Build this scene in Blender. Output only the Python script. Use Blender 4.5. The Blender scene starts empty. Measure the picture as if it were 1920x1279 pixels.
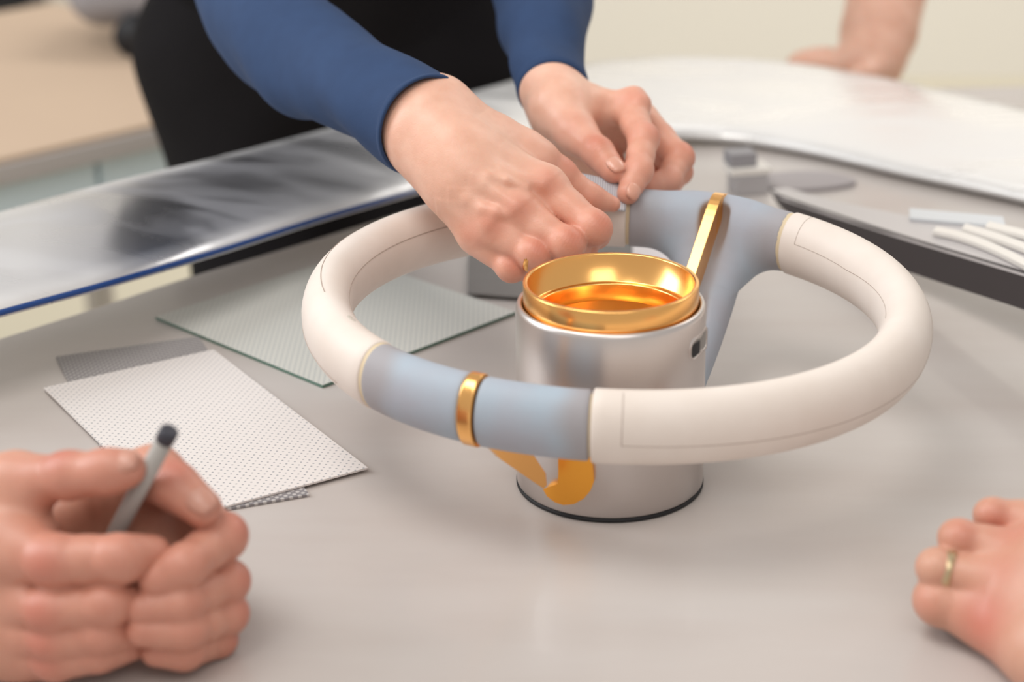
import bpy, math, random
import numpy as np
from math import sin, cos, pi, radians, sqrt, atan2
from mathutils import Vector, Matrix

S = bpy.context.scene
COL = S.collection
random.seed(4)
np.random.seed(4)

# ------------------------------------------------------------------ camera
FPX, PITCH, YAW, ROLL, CD, CH = 3400.0, .3832, -.0585, -.0161, .9681, .4795
_F = np.array([sin(YAW)*cos(PITCH), cos(YAW)*cos(PITCH), -sin(PITCH)])
_R0 = np.array([cos(YAW), -sin(YAW), 0.])
_U0 = np.cross(_R0, _F)
CR = _R0*cos(ROLL)+_U0*sin(ROLL)
CU = -_R0*sin(ROLL)+_U0*cos(ROLL)
CF = _F
CC = np.array([0., -CD, CH])
cam_d = bpy.data.cameras.new('camera')
cam = bpy.data.objects.new('camera', cam_d)
COL.objects.link(cam)
M3 = Matrix(((CR[0], CU[0], -CF[0]), (CR[1], CU[1], -CF[1]), (CR[2], CU[2], -CF[2])))
cam.matrix_world = Matrix.Translation(CC) @ M3.to_4x4()
cam_d.sensor_width = 36.0
cam_d.lens = FPX/1920*36.0
cam_d.clip_start = .02
cam_d.clip_end = 60
cam_d.dof.use_dof = True
cam_d.dof.focus_distance = 1.10
cam_d.dof.aperture_fstop = 4.2
S.camera = cam

# ------------------------------------------------------------------ world, light, exposure
w = bpy.data.worlds.new('world')
S.world = w
w.use_nodes = True
w.node_tree.nodes['Background'].inputs[0].default_value = (1.0, .955, .91, 1)
w.node_tree.nodes['Background'].inputs[1].default_value = .46


def area(name, loc, target, size, power, color, size_y=None):
    d = bpy.data.lights.new(name, 'AREA')
    d.energy = power
    d.color = color
    d.shape = 'RECTANGLE'
    d.size = size
    d.size_y = size_y or size
    o = bpy.data.objects.new(name, d)
    COL.objects.link(o)
    o.location = loc
    o.rotation_euler = (Vector(target)-Vector(loc)).to_track_quat('-Z', 'Y').to_euler()
    return o


area('ceiling_softlight', (-.75, -.45, 2.1), (-.2, -.2, 0), 1.5, 18, (1, .96, .91), .9)
area('added_left_light', (-2.6, .3, 1.5), (0, 0, .1), 1.3, 36, (.93, .97, 1.0), 1.6)  # window-like area lamp added on the left for light and highlights
area('added_back_light', (2.6, 2.6, 3.0), (0, .2, 0), 1.8, 18, (1, .97, .93), 1.2)  # added lamp high at the back, kept out of the table's reflection
area('added_wall_light', (.9, 2.7, 2.5), (.7, 4.5, .5), 1.6, 46, (1, .98, .94), .5)  # lamp added only to brighten the back wall
area('front_softlight', (.4, -1.7, 1.9), (0, 0, 0), 1.2, 8, (1, .95, .9), 1.0)
S.view_settings.view_transform = 'Standard'
S.view_settings.look = 'None'
S.view_settings.gamma = 1
S.view_settings.use_curve_mapping = False
S.view_settings.exposure = 0.3


# ------------------------------------------------------------------ placing helpers
def W(px, py, z):
    """the place that the picture shows at px, py at distance z"""
    return CC+(CF+CR*(px-960)/FPX+CU*(639.5-py)/FPX)*z


def T(px, py, h=0.0):
    """the place on the level plane at height h"""
    r = CF+CR*(px-960)/FPX+CU*(639.5-py)/FPX
    return CC+r*((h-CC[2])/r[2])


def onplane(px, py, p0, n):
    r = CF+CR*(px-960)/FPX+CU*(639.5-py)/FPX
    return CC+r*(np.dot(np.array(p0)-CC, n)/np.dot(r, n))


def V(cr, cu, cf):
    """direction given as right, up, away"""
    v = CR*cr+CU*cu+CF*cf
    return v/np.linalg.norm(v)


def lin(c):
    c = [x/255.0 for x in c]
    return tuple(x/12.92 if x <= .04045 else ((x+.055)/1.055)**2.4 for x in c)+(1,)


# ------------------------------------------------------------------ materials
def mat(name, col, rough=.5, metal=0.0, bump=None, var=None, sub=0.0, coat=0.0, spec=.5, tex='Object'):
    """bump=(scale,strength,distance)  var=(scale,colour2,amount)"""
    m = bpy.data.materials.new(name)
    m.use_nodes = True
    nt = m.node_tree
    b = nt.nodes['Principled BSDF']
    b.inputs['Base Color'].default_value = lin(col)
    b.inputs['Roughness'].default_value = rough
    b.inputs['Metallic'].default_value = metal
    b.inputs['Specular IOR Level'].default_value = spec
    if sub:
        b.inputs['Subsurface Weight'].default_value = sub
        b.inputs['Subsurface Radius'].default_value = (1, .35, .2)
        b.inputs['Subsurface Scale'].default_value = .004
    if coat:
        b.inputs['Coat Weight'].default_value = coat
    tc = nt.nodes.new('ShaderNodeTexCoord')
    if var:
        mp = nt.nodes.new('ShaderNodeMapping')
        s = var[0]
        mp.inputs['Scale'].default_value = s if isinstance(s, tuple) else (s, s, s)
        nt.links.new(tc.outputs[tex], mp.inputs[0])
        n = nt.nodes.new('ShaderNodeTexNoise')
        n.inputs['Scale'].default_value = 1
        n.inputs['Detail'].default_value = 5
        nt.links.new(mp.outputs[0], n.inputs['Vector'])
        r = nt.nodes.new('ShaderNodeValToRGB')
        r.color_ramp.elements[0].position = .5-var[2]
        r.color_ramp.elements[1].position = .5+var[2]
        r.color_ramp.elements[0].color = lin(col)
        r.color_ramp.elements[1].color = lin(var[1])
        nt.links.new(n.outputs['Fac'], r.inputs[0])
        nt.links.new(r.outputs[0], b.inputs['Base Color'])
    if bump:
        mp = nt.nodes.new('ShaderNodeMapping')
        s = bump[0]
        mp.inputs['Scale'].default_value = s if isinstance(s, tuple) else (s, s, s)
        nt.links.new(tc.outputs[tex], mp.inputs[0])
        n = nt.nodes.new('ShaderNodeTexNoise')
        n.inputs['Scale'].default_value = 1
        n.inputs['Detail'].default_value = 4
        nt.links.new(mp.outputs[0], n.inputs['Vector'])
        bn = nt.nodes.new('ShaderNodeBump')
        bn.inputs['Strength'].default_value = bump[1]
        bn.inputs['Distance'].default_value = bump[2]
        nt.links.new(n.outputs['Fac'], bn.inputs['Height'])
        nt.links.new(bn.outputs[0], b.inputs['Normal'])
    return m


def skin_mat(name, base, red, pale, rough=.42):
    m = mat(name, base, rough, sub=.25, bump=(900, .35, .0004))
    nt = m.node_tree
    b = nt.nodes['Principled BSDF']
    b.inputs['Subsurface Scale'].default_value = .003
    at = nt.nodes.new('ShaderNodeAttribute')
    at.attribute_name = 'blush'
    tc = nt.nodes.new('ShaderNodeTexCoord')
    n = nt.nodes.new('ShaderNodeTexNoise')
    n.inputs['Scale'].default_value = 70
    n.inputs['Detail'].default_value = 6
    nt.links.new(tc.outputs['Object'], n.inputs['Vector'])
    r = nt.nodes.new('ShaderNodeValToRGB')
    r.color_ramp.elements[0].position = .3
    r.color_ramp.elements[1].position = .7
    r.color_ramp.elements[0].color = lin(base)
    r.color_ramp.elements[1].color = lin(pale)
    nt.links.new(n.outputs['Fac'], r.inputs[0])
    mx = nt.nodes.new('ShaderNodeMixRGB')
    mx.inputs[2].default_value = lin(red)
    nt.links.new(at.outputs['Fac'], mx.inputs[0])
    nt.links.new(r.outputs[0], mx.inputs[1])
    nt.links.new(mx.outputs[0], b.inputs['Base Color'])
    # fine creases across the joints
    al = nt.nodes.new('ShaderNodeAttribute')
    al.attribute_name = 'along'
    wr = nt.nodes.new('ShaderNodeAttribute')
    wr.attribute_name = 'crease'
    n2 = nt.nodes.new('ShaderNodeTexNoise')
    n2.inputs['Scale'].default_value = 140
    n2.inputs['Detail'].default_value = 2
    nt.links.new(tc.outputs['Object'], n2.inputs['Vector'])
    ma = nt.nodes.new('ShaderNodeMath')
    ma.operation = 'MULTIPLY_ADD'
    ma.inputs[1].default_value = 7.0
    nt.links.new(n2.outputs['Fac'], ma.inputs[0])
    mb = nt.nodes.new('ShaderNodeMath')
    mb.operation = 'MULTIPLY'
    mb.inputs[1].default_value = 2800
    nt.links.new(al.outputs['Fac'], mb.inputs[0])
    nt.links.new(mb.outputs[0], ma.inputs[2])
    sn = nt.nodes.new('ShaderNodeMath')
    sn.operation = 'SINE'
    nt.links.new(ma.outputs[0], sn.inputs[0])
    mc = nt.nodes.new('ShaderNodeMath')
    mc.operation = 'MULTIPLY'
    nt.links.new(sn.outputs[0], mc.inputs[0])
    nt.links.new(wr.outputs['Fac'], mc.inputs[1])
    b2 = nt.nodes.new('ShaderNodeBump')
    b2.inputs['Strength'].default_value = .2
    b2.inputs['Distance'].default_value = .0005
    nt.links.new(mc.outputs[0], b2.inputs['Height'])
    old = [n_ for n_ in nt.nodes if n_.type == 'BUMP' and n_ != b2][0]
    nt.links.new(old.outputs[0], b2.inputs['Normal'])
    nt.links.new(b2.outputs[0], b.inputs['Normal'])
    return m


MT = {}
MT['table'] = mat('table_laminate', (186, 177, 172), .34, var=((3, 14, 3), (196, 190, 186), .2), bump=((60, 400, 60), .08, .0005), coat=.12)
MT['tableedge'] = mat('table_edge', (150, 143, 138), .5)
MT['white'] = mat('modelling_foam_white', (233, 223, 215), .5, var=(30, (225, 213, 203), .25), bump=(500, .12, .0004))
MT['line'] = mat('pencil_mark', (176, 160, 150), .7)
MT['dimple'] = mat('dimple_shade', (198, 190, 178), .7)  # grey that paints the shade in the rim's dimples
MT['blue'] = mat('modelling_foam_blue', (166, 180, 193), .6, var=(22, (168, 170, 180), .16), bump=(420, .18, .0004))
MT['bluedk'] = mat('sanded_groove', (142, 138, 140), .6, var=(30, (150, 150, 156), .2))
MT['cream'] = mat('cream_joint', (214, 196, 164), .6)
MT['gold'] = mat('polished_gold', (254, 194, 118), .22, 1.0, bump=((30, 30, 900), .05, .0003))
MT['goldd'] = mat('brushed_gold', (252, 198, 112), .26, 1.0, bump=((30, 30, 900), .1, .0003))
MT['alu'] = mat('brushed_aluminium', (216, 209, 206), .34, 1.0, bump=((900, 900, 25), .1, .0003))
MT['black'] = mat('black_rubber', (24, 24, 28), .6)
MT['sheet'] = mat('sanded_sheet_metal', (200, 198, 200), .34, .85, bump=((8, 40, 8), .15, .002))
MT['bluetape'] = mat('blue_edge', (14, 62, 128), .45)
MT['sleeve'] = mat('navy_jersey', (38, 64, 103), .85, var=(60, (33, 57, 94), .3), bump=((1500, 1500, 500), .35, .0004))
MT['dark'] = mat('black_cloth', (20, 18, 20), .95, var=(12, (26, 24, 26), .3), spec=.15)
MT['skinher'] = skin_mat('skin_her', (226, 174, 150), (200, 108, 84), (236, 190, 168))
MT['skinhim'] = skin_mat('skin_him', (198, 146, 124), (190, 108, 92), (208, 158, 136))
MT['skinright'] = skin_mat('skin_right', (200, 150, 126), (196, 112, 94), (208, 158, 136))
MT['nail'] = mat('fingernail', (224, 164, 142), .28, coat=.5, sub=.1)
MT['pen'] = mat('pen_grey', (168, 163, 158), .4)
MT['pencap'] = mat('pen_end', (52, 52, 62), .5)
MT['fabric'] = None
MT['cream_wall'] = mat('cream_wall', (230, 226, 218), .9)
MT['floor'] = mat('floor_cream', (214, 206, 184), .6)
MT['tan'] = mat('tan_board', (200, 176, 152), .7, var=(2, (190, 166, 144), .3))
MT['benchgrey'] = mat('bench_grey', (188, 182, 180), .6)
MT['paleblue'] = mat('pale_blue', (218, 234, 242), .6)
MT['midgrey'] = mat('mid_grey', (150, 148, 152), .5)
MT['darkgrey'] = mat('dark_grey', (66, 62, 64), .5)


def dots_mat(name, base, dot, pitch=.0046, rad=.16, rough=.5):
    m = mat(name, base, rough)
    nt = m.node_tree
    b = nt.nodes['Principled BSDF']
    tc = nt.nodes.new('ShaderNodeTexCoord')
    mp = nt.nodes.new('ShaderNodeMapping')
    mp.inputs['Scale'].default_value = (1/pitch, 1/pitch, 0)
    mp.inputs['Location'].default_value = (.3, .2, 0)
    nt.links.new(tc.outputs['Object'], mp.inputs[0])

    def vm(op, a, bv=None):
        n = nt.nodes.new('ShaderNodeVectorMath')
        n.operation = op
        nt.links.new(a, n.inputs[0])
        if bv is not None:
            if hasattr(bv, 'links') or hasattr(bv, 'is_linked'):
                nt.links.new(bv, n.inputs[1])
            else:
                n.inputs[1].default_value = bv
        return n

    def lattice(off):
        a = vm('ADD', mp.outputs[0], off)
        f = vm('FRACTION', a.outputs[0])
        s = vm('SUBTRACT', f.outputs[0], (.5, .5, 0))
        mu = vm('MULTIPLY', s.outputs[0], (1, 1, 0))
        ln = vm('LENGTH', mu.outputs[0])
        return ln.outputs['Value']
    l1, l2 = lattice((0, 0, 0)), lattice((.5, .5, 0))
    mi = nt.nodes.new('ShaderNodeMath')
    mi.operation = 'MINIMUM'
    nt.links.new(l1, mi.inputs[0])
    nt.links.new(l2, mi.inputs[1])
    r = nt.nodes.new('ShaderNodeMapRange')
    r.inputs['From Min'].default_value = rad
    r.inputs['From Max'].default_value = rad+.06
    nt.links.new(mi.outputs[0], r.inputs['Value'])
    mx = nt.nodes.new('ShaderNodeMixRGB')
    mx.inputs[1].default_value = lin(dot)
    mx.inputs[2].default_value = lin(base)
    nt.links.new(r.outputs[0], mx.inputs[0])
    nt.links.new(mx.outputs[0], b.inputs['Base Color'])
    return m


def rib_mat(name, c1, c2, pitch, rough=.6, diag=False):
    m = mat(name, c1, rough)
    nt = m.node_tree
    b = nt.nodes['Principled BSDF']
    tc = nt.nodes.new('ShaderNodeTexCoord')
    wv = nt.nodes.new('ShaderNodeTexWave')
    wv.inputs['Scale'].default_value = 1/pitch/3.2
    wv.bands_direction = 'DIAGONAL' if diag else 'X'
    wv.inputs['Distortion'].default_value = .4
    wv.inputs['Detail Scale'].default_value = 2
    nt.links.new(tc.outputs['Object'], wv.inputs['Vector'])
    mx = nt.nodes.new('ShaderNodeMixRGB')
    mx.inputs[1].default_value = lin(c1)
    mx.inputs[2].default_value = lin(c2)
    nt.links.new(wv.outputs['Fac'], mx.inputs[0])
    nt.links.new(mx.outputs[0], b.inputs['Base Color'])
    bn = nt.nodes.new('ShaderNodeBump')
    bn.inputs['Strength'].default_value = .6
    bn.inputs['Distance'].default_value = .0006
    nt.links.new(wv.outputs['Fac'], bn.inputs['Height'])
    nt.links.new(bn.outputs[0], b.inputs['Normal'])
    return m


MT['dotwhite'] = dots_mat('dotted_white_card', (224, 218, 215), (158, 158, 162), .0056, .09)
MT['dotgrey'] = dots_mat('perforated_grey_card', (130, 126, 128), (186, 182, 180), .0052, .2)
MT['dotgreen'] = dots_mat('dotted_pale_green_card', (208, 208, 202), (172, 176, 176), .0052, .14, .4)
MT['greenedge'] = mat('green_edge', (86, 118, 104), .4)
MT['fabric'] = rib_mat('ribbed_grey_fabric', (206, 206, 210), (166, 166, 174), .0016, .8)
MT['darkbrush'] = mat('dark_brushed_board', (112, 108, 106), .5, var=((300, 30, 30), (128, 124, 122), .3))


# ------------------------------------------------------------------ object helpers
def tag(o, label=None, cat=None, group=None, kind=None):
    for k, v in (('label', label), ('category', cat), ('group', group), ('kind', kind)):
        if v:
            o[k] = v
    return o


def empty(name, loc, label=None, cat=None, group=None, kind=None):
    o = bpy.data.objects.new(name, None)
    COL.objects.link(o)
    o.location = tuple(loc)
    o.empty_display_size = .02
    bpy.context.view_layer.update()
    return tag(o, label, cat, group, kind)


def mesh(name, vs, fs, m, parent=None, smooth=True, origin=None, label=None, cat=None, kind=None, bevel=0, attrs=None, group=None):
    vs = np.array(vs, dtype=float)
    if parent is not None:
        off = np.array(parent_loc(parent))
        vs = vs-off
        loc = (0, 0, 0)
    else:
        off = np.array(origin if origin is not None else (0, 0, 0), dtype=float)
        vs = vs-off
        loc = tuple(off)
    me = bpy.data.meshes.new(name)
    if isinstance(fs, np.ndarray):
        nf = len(fs)
        me.vertices.add(len(vs))
        me.vertices.foreach_set('co', vs.astype(np.float32).ravel())
        me.loops.add(nf*4)
        me.loops.foreach_set('vertex_index', fs.astype(np.int32).ravel())
        me.polygons.add(nf)
        me.polygons.foreach_set('loop_start', np.arange(0, nf*4, 4, dtype=np.int32))
        me.polygons.foreach_set('loop_total', np.full(nf, 4, dtype=np.int32))
        me.update(calc_edges=True)
        me.validate()
    else:
        me.from_pydata([tuple(v) for v in vs], [], fs)
        me.update()
    if smooth:
        me.polygons.foreach_set('use_smooth', [True]*len(me.polygons))
    if attrs:
        for k, a in attrs.items():
            at = me.attributes.new(k, 'FLOAT', 'POINT')
            at.data.foreach_set('value', np.asarray(a, dtype=np.float32))
    me.materials.append(m)
    o = bpy.data.objects.new(name, me)
    COL.objects.link(o)
    o.location = loc
    if parent is not None:
        o.parent = parent
    if bevel:
        bv = o.modifiers.new('bevel', 'BEVEL')
        bv.width = bevel
        bv.segments = 3
        bv.limit_method = 'ANGLE'
        bv.angle_limit = radians(35)
    return tag(o, label, cat, group, kind)


def parent_loc(p):
    l = np.array(p.location)
    while p.parent:
        p = p.parent
        l = l+np.array(p.location)
    return l


def fixn(o):
    import bmesh
    bm = bmesh.new()
    bm.from_mesh(o.data)
    bmesh.ops.recalc_face_normals(bm, faces=bm.faces)
    bm.to_mesh(o.data)
    bm.free()
    return o


def box_vf(c, s, rot=0):
    x, y, z = s[0]/2, s[1]/2, s[2]/2
    v = np.array([(-x, -y, -z), (x, -y, -z), (x, y, -z), (-x, y, -z), (-x, -y, z), (x, -y, z), (x, y, z), (-x, y, z)])
    R = np.array([[cos(rot), -sin(rot), 0], [sin(rot), cos(rot), 0], [0, 0, 1]])
    return v@R.T+np.array(c), [(0, 3, 2, 1), (4, 5, 6, 7), (0, 1, 5, 4), (1, 2, 6, 5), (2, 3, 7, 6), (3, 0, 4, 7)]


def prism(name, pts, z0, z1, m, **k):
    """closed outline (world xy) raised from z0 to z1; pts may carry their own z offset"""
    pts = [np.array(p, dtype=float) for p in pts]
    n = len(pts)
    vs = [(p[0], p[1], z0) for p in pts]+[(p[0], p[1], z1) for p in pts]
    fs = [tuple(range(n))[::-1], tuple(range(n, 2*n))]+[(i, (i+1) % n, n+(i+1) % n, n+i) for i in range(n)]
    k.setdefault('smooth', False)
    return fixn(mesh(name, vs, fs, m, **k))


def lathe(name, prof, m, n=96, c=(0, 0), **k):
    """prof: list of (r,z)"""
    vs, fs = [], []
    for r, z in prof:
        for i in range(n):
            a = 2*pi*i/n
            vs.append((c[0]+r*cos(a), c[1]+r*sin(a), z))
    for j in range(len(prof)-1):
        for i in range(n):
            i2 = (i+1) % n
            fs.append((j*n+i, j*n+i2, (j+1)*n+i2, (j+1)*n+i))
    return fixn(mesh(name, vs, fs, m, **k))


def frames(path):
    path = [np.array(p, dtype=float) for p in path]
    n = len(path)
    tans = []
    for i in range(n):
        t = path[min(i+1, n-1)]-path[max(i-1, 0)]
        tans.append(t/np.linalg.norm(t))
    up = np.array([0, 0, 1.])
    if abs(tans[0]@up) > .9:
        up = np.array([1., 0, 0])
    x = np.cross(up, tans[0])
    x /= np.linalg.norm(x)
    out = []
    for t in tans:
        x = x-(x@t)*t
        x /= np.linalg.norm(x)
        out.append((x, np.cross(t, x)))
    return path, tans, out


def tube(name, path, rad, m, n=16, caps=True, closed=False, **k):
    path, tans, fr = frames(path)
    if not hasattr(rad, '__len__'):
        rad = [rad]*len(path)
    vs, fs = [], []
    for p, (x, y), r in zip(path, fr, rad):
        for i in range(n):
            a = 2*pi*i/n
            vs.append(p+r*(cos(a)*x+sin(a)*y))
    L = len(path)
    for j in range(L if closed else L-1):
        j2 = (j+1) % L
        for i in range(n):
            i2 = (i+1) % n
            fs.append((j*n+i, j*n+i2, j2*n+i2, j2*n+i))
    if caps and not closed:
        fs.append(tuple(range(n))[::-1])
        fs.append(tuple(range((L-1)*n, L*n)))
    return fixn(mesh(name, vs, fs, m, **k))


def spline(pts, n=12):
    """Catmull-Rom through pts (any dimension)"""
    pts = [np.array(p, dtype=float) for p in pts]
    P = [2*pts[0]-pts[1]]+pts+[2*pts[-1]-pts[-2]]
    out = []
    for i in range(1, len(P)-2):
        for j in range(n):
            t = j/n
            out.append(.5*((2*P[i])+(P[i+1]-P[i-1])*t+(2*P[i-1]-5*P[i]+4*P[i+1]-P[i+2])*t*t+(3*P[i]-P[i-1]-3*P[i+1]+P[i+2])*t**3))
    out.append(pts[-1])
    return out


# ------------------------------------------------------------------ distance-field modelling
def smin(a, b, k):
    h = np.maximum(k-np.abs(a-b), 0)/k
    return np.minimum(a, b)-h*h*k*.25


def rcone(P, a, b, r1, r2):
    """capsule whose radius runs from r1 to r2"""
    ba = b-a
    l2 = float(ba@ba)+1e-12
    d = [P[i]-a[i] for i in range(3)]
    h = np.clip((d[0]*ba[0]+d[1]*ba[1]+d[2]*ba[2])/l2, 0, 1)
    q = (d[0]-h*ba[0])**2+(d[1]-h*ba[1])**2+(d[2]-h*ba[2])**2
    return np.sqrt(q)-(r1+(r2-r1)*h)


class Field:
    def __init__(s, lo, hi, vox):
        s.v = vox
        s.lo = np.array(lo, dtype=float)
        n = np.ceil((np.array(hi)-s.lo)/vox).astype(int)+1
        s.n = n
        s.ax = [(s.lo[i]+vox*np.arange(n[i])).astype(np.float32) for i in range(3)]
        s.d = np.full(n, .05, dtype=np.float32)

    def box(s, pts, rad, pad):
        pts = np.array(pts)
        a = np.floor((pts.min(0)-rad-pad-s.lo)/s.v).astype(int)
        b = np.ceil((pts.max(0)+rad+pad-s.lo)/s.v).astype(int)+1
        a = np.clip(a, 0, s.n)
        b = np.clip(b, 0, s.n)
        sl = tuple(slice(a[i], b[i]) for i in range(3))
        P = [s.ax[0][sl[0]][:, None, None], s.ax[1][sl[1]][None, :, None], s.ax[2][sl[2]][None, None, :]]
        return sl, P

    def chain(s, pts, rads, k=.003, kin=.004):
        """a chain of capsules blended with kin among themselves, and with k into what stands"""
        pts = [np.array(p, dtype=float) for p in pts]
        R = max(rads)
        sl, P = s.box(pts, R, max(k, kin)+.004)
        d = None
        for i in range(len(pts)-1):
            e = rcone(P, pts[i], pts[i+1], rads[i], rads[i+1])
            d = e if d is None else smin(d, e, kin)
        return sl, d

    def add(s, pts, rads, k=.003, kin=.004):
        sl, d = s.chain(pts, rads, k, kin)
        if d.size:
            s.d[sl] = smin(s.d[sl], d, k)

    def sub(s, pts, rads, k=.002):
        sl, d = s.chain(pts, rads, k, .002)
        if d.size:
            s.d[sl] = -smin(-s.d[sl], d, k)

    def mesh(s):
        d = s.d
        n = d.shape
        neg = d < 0
        c = np.zeros(tuple(x-1 for x in n), dtype=np.int8)
        offs = [(i, j, k) for i in (0, 1) for j in (0, 1) for k in (0, 1)]
        for o in offs:
            c += neg[o[0]:n[0]-1+o[0], o[1]:n[1]-1+o[1], o[2]:n[2]-1+o[2]]
        act = (c > 0) & (c < 8)
        idx = np.argwhere(act)
        num = np.full(act.shape, -1, dtype=np.int32)
        num[act] = np.arange(len(idx))
        acc = np.zeros((len(idx), 3))
        cnt = np.zeros(len(idx))
        for o in offs:
            for ax in range(3):
                if o[ax]:
                    continue
                o2 = list(o)
                o2[ax] = 1
                A = d[idx[:, 0]+o[0], idx[:, 1]+o[1], idx[:, 2]+o[2]]
                B = d[idx[:, 0]+o2[0], idx[:, 1]+o2[1], idx[:, 2]+o2[2]]
                cr = (A < 0) != (B < 0)
                t = np.where(cr, A/(A-B+1e-20), 0)
                p = np.tile(np.array(o, dtype=float), (len(idx), 1))
                p[:, ax] += t
                acc[cr] += p[cr]
                cnt[cr] += 1
        vs = s.lo+s.v*(idx+acc/cnt[:, None])
        fs = []
        for ax in range(3):
            u, v = (ax+1) % 3, (ax+2) % 3
            sa = [slice(1, x-1) for x in n]
            sb = [slice(1, x-1) for x in n]
            sa[ax] = slice(0, n[ax]-1)
            sb[ax] = slice(1, n[ax])
            A = neg[tuple(sa)]
            B = neg[tuple(sb)]
            e = np.argwhere(A != B)
            base = e.copy()
            for q in range(3):
                if q != ax:
                    base[:, q] += 1
            flip = A[tuple(e.T)]

            def g(du, dv):
                b = base.copy()
                b[:, u] += du
                b[:, v] += dv
                return num[b[:, 0], b[:, 1], b[:, 2]]
            q = np.stack([g(-1, -1), g(0, -1), g(0, 0), g(-1, 0)], 1)
            q[~flip] = q[~flip][:, ::-1]
            q = q[(q >= 0).all(1)]
            fs.append(q)
        return vs, np.concatenate(fs)


def relax(vs, fs, n=2, lam=.5):
    for _ in range(n):
        acc = np.zeros_like(vs)
        cnt = np.zeros(len(vs))
        for a, b in ((0, 1), (1, 2), (2, 3), (3, 0)):
            for i, j in ((a, b), (b, a)):
                for q in range(3):
                    acc[:, q] += np.bincount(fs[:, i], vs[fs[:, j], q], len(vs))
                cnt += np.bincount(fs[:, i], minlength=len(vs))
        vs = vs*(1-lam)+lam*acc/np.maximum(cnt, 1)[:, None]
    return vs


def joinmesh(parts):
    vs, fs, o = [], [], 0
    for v, f in parts:
        vs.append(v)
        fs.append(f+o)
        o += len(v)
    return np.concatenate(vs), np.concatenate(fs)

MT['panel'] = mat('sanded_aluminium', (232, 231, 231), .36, .52)
nt_ = MT['panel'].node_tree
b_ = nt_.nodes['Principled BSDF']
tc_ = nt_.nodes.new('ShaderNodeTexCoord')
mp_ = nt_.nodes.new('ShaderNodeMapping')
mp_.inputs['Scale'].default_value = (5, 16, 5)
mp_.inputs['Rotation'].default_value = (0, 0, .6)
nz_ = nt_.nodes.new('ShaderNodeTexNoise')
nz_.inputs['Scale'].default_value = 1
nz_.inputs['Detail'].default_value = 6
nz_.inputs['Distortion'].default_value = 1.2
mr_ = nt_.nodes.new('ShaderNodeMapRange')
mr_.inputs['From Min'].default_value = .38
mr_.inputs['From Max'].default_value = .62
mr_.inputs['To Min'].default_value = .24
mr_.inputs['To Max'].default_value = .5
nt_.links.new(tc_.outputs['Object'], mp_.inputs[0])
nt_.links.new(mp_.outputs[0], nz_.inputs['Vector'])
nt_.links.new(nz_.outputs['Fac'], mr_.inputs['Value'])
nt_.links.new(mr_.outputs[0], b_.inputs['Roughness'])
MT['plainwhite'] = mat('plain_white_card', (242, 236, 238), .5)
MT['darkside'] = mat('charcoal_side', (62, 56, 58), .45)
MT['strip'] = mat('white_plastic', (232, 228, 222), .4)
MT['palebluew'] = mat('pale_clear_plastic', (208, 212, 216), .3)
MT['leafgrey'] = mat('leaf_grey', (164, 158, 160), .5)
MT['blockmid'] = mat('silver_block', (190, 188, 190), .3, .6)
MT['slotgrey'] = mat('slot_grey', (150, 146, 142), .4, .6)
MT['bandgap'] = mat('dark_gap', (70, 58, 50), .7)
MT['goldb'] = mat('gold_strip', (254, 194, 120), .24, 1.0, bump=((30, 30, 900), .05, .0003))
MT['goldtab'] = mat('gold_tab', (250, 176, 70), .42, .85)
MT['nailhim'] = mat('fingernail_him', (196, 142, 124), .4, coat=.2, sub=.1)
MT['palering'] = mat('pale_gold_ring', (206, 186, 150), .3, .9)
MT['traytop'] = mat('tray_top', (206, 202, 202), .4, .3)
MT['blue_casing'] = MT['blue'].copy()
nt_ = MT['blue_casing'].node_tree
b_ = nt_.nodes['Principled BSDF']
lk = b_.inputs['Base Color'].links[0]
src = lk.from_socket
nt_.links.remove(lk)
an_ = nt_.nodes.new('ShaderNodeAttribute')
an_.attribute_name = 'sanded'
mx_ = nt_.nodes.new('ShaderNodeMixRGB')
mx_.inputs[2].default_value = lin((160, 154, 156))
nt_.links.new(an_.outputs['Fac'], mx_.inputs[0])
nt_.links.new(src, mx_.inputs[1])
nt_.links.new(mx_.outputs[0], b_.inputs['Base Color'])
nt_ = MT['panel'].node_tree
b_ = nt_.nodes['Principled BSDF']
an_ = nt_.nodes.new('ShaderNodeAttribute')
an_.attribute_name = 'bare'
ma_ = nt_.nodes.new('ShaderNodeMath')
ma_.operation = 'MULTIPLY_ADD'
ma_.inputs[1].default_value = .52
ma_.inputs[2].default_value = .42
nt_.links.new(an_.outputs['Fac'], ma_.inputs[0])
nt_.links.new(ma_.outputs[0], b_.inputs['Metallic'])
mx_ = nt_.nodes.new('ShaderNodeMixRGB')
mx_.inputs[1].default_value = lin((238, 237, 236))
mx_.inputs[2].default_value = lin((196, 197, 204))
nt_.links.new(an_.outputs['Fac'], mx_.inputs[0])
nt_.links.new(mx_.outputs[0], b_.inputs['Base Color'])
# ------------------------------------------------------------------ the room
FZ = -.86
fl = mesh('floor', [(-9, -4, FZ), (9, -4, FZ), (9, 8, FZ), (-9, 8, FZ)], [(0, 1, 2, 3)], MT['floor'], smooth=False, kind='structure')
wb = mesh('wall_back', *box_vf((0, 4.6, .64), (18, .2, 3.0)), MT['cream_wall'], smooth=False, kind='structure')

# ------------------------------------------------------------------ table
pa, pb = T(0, 632), T(660, 425)
d = (pb-pa)/np.linalg.norm(pb-pa)
e0 = pa-d*.62
e1 = pb+d*.62
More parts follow.
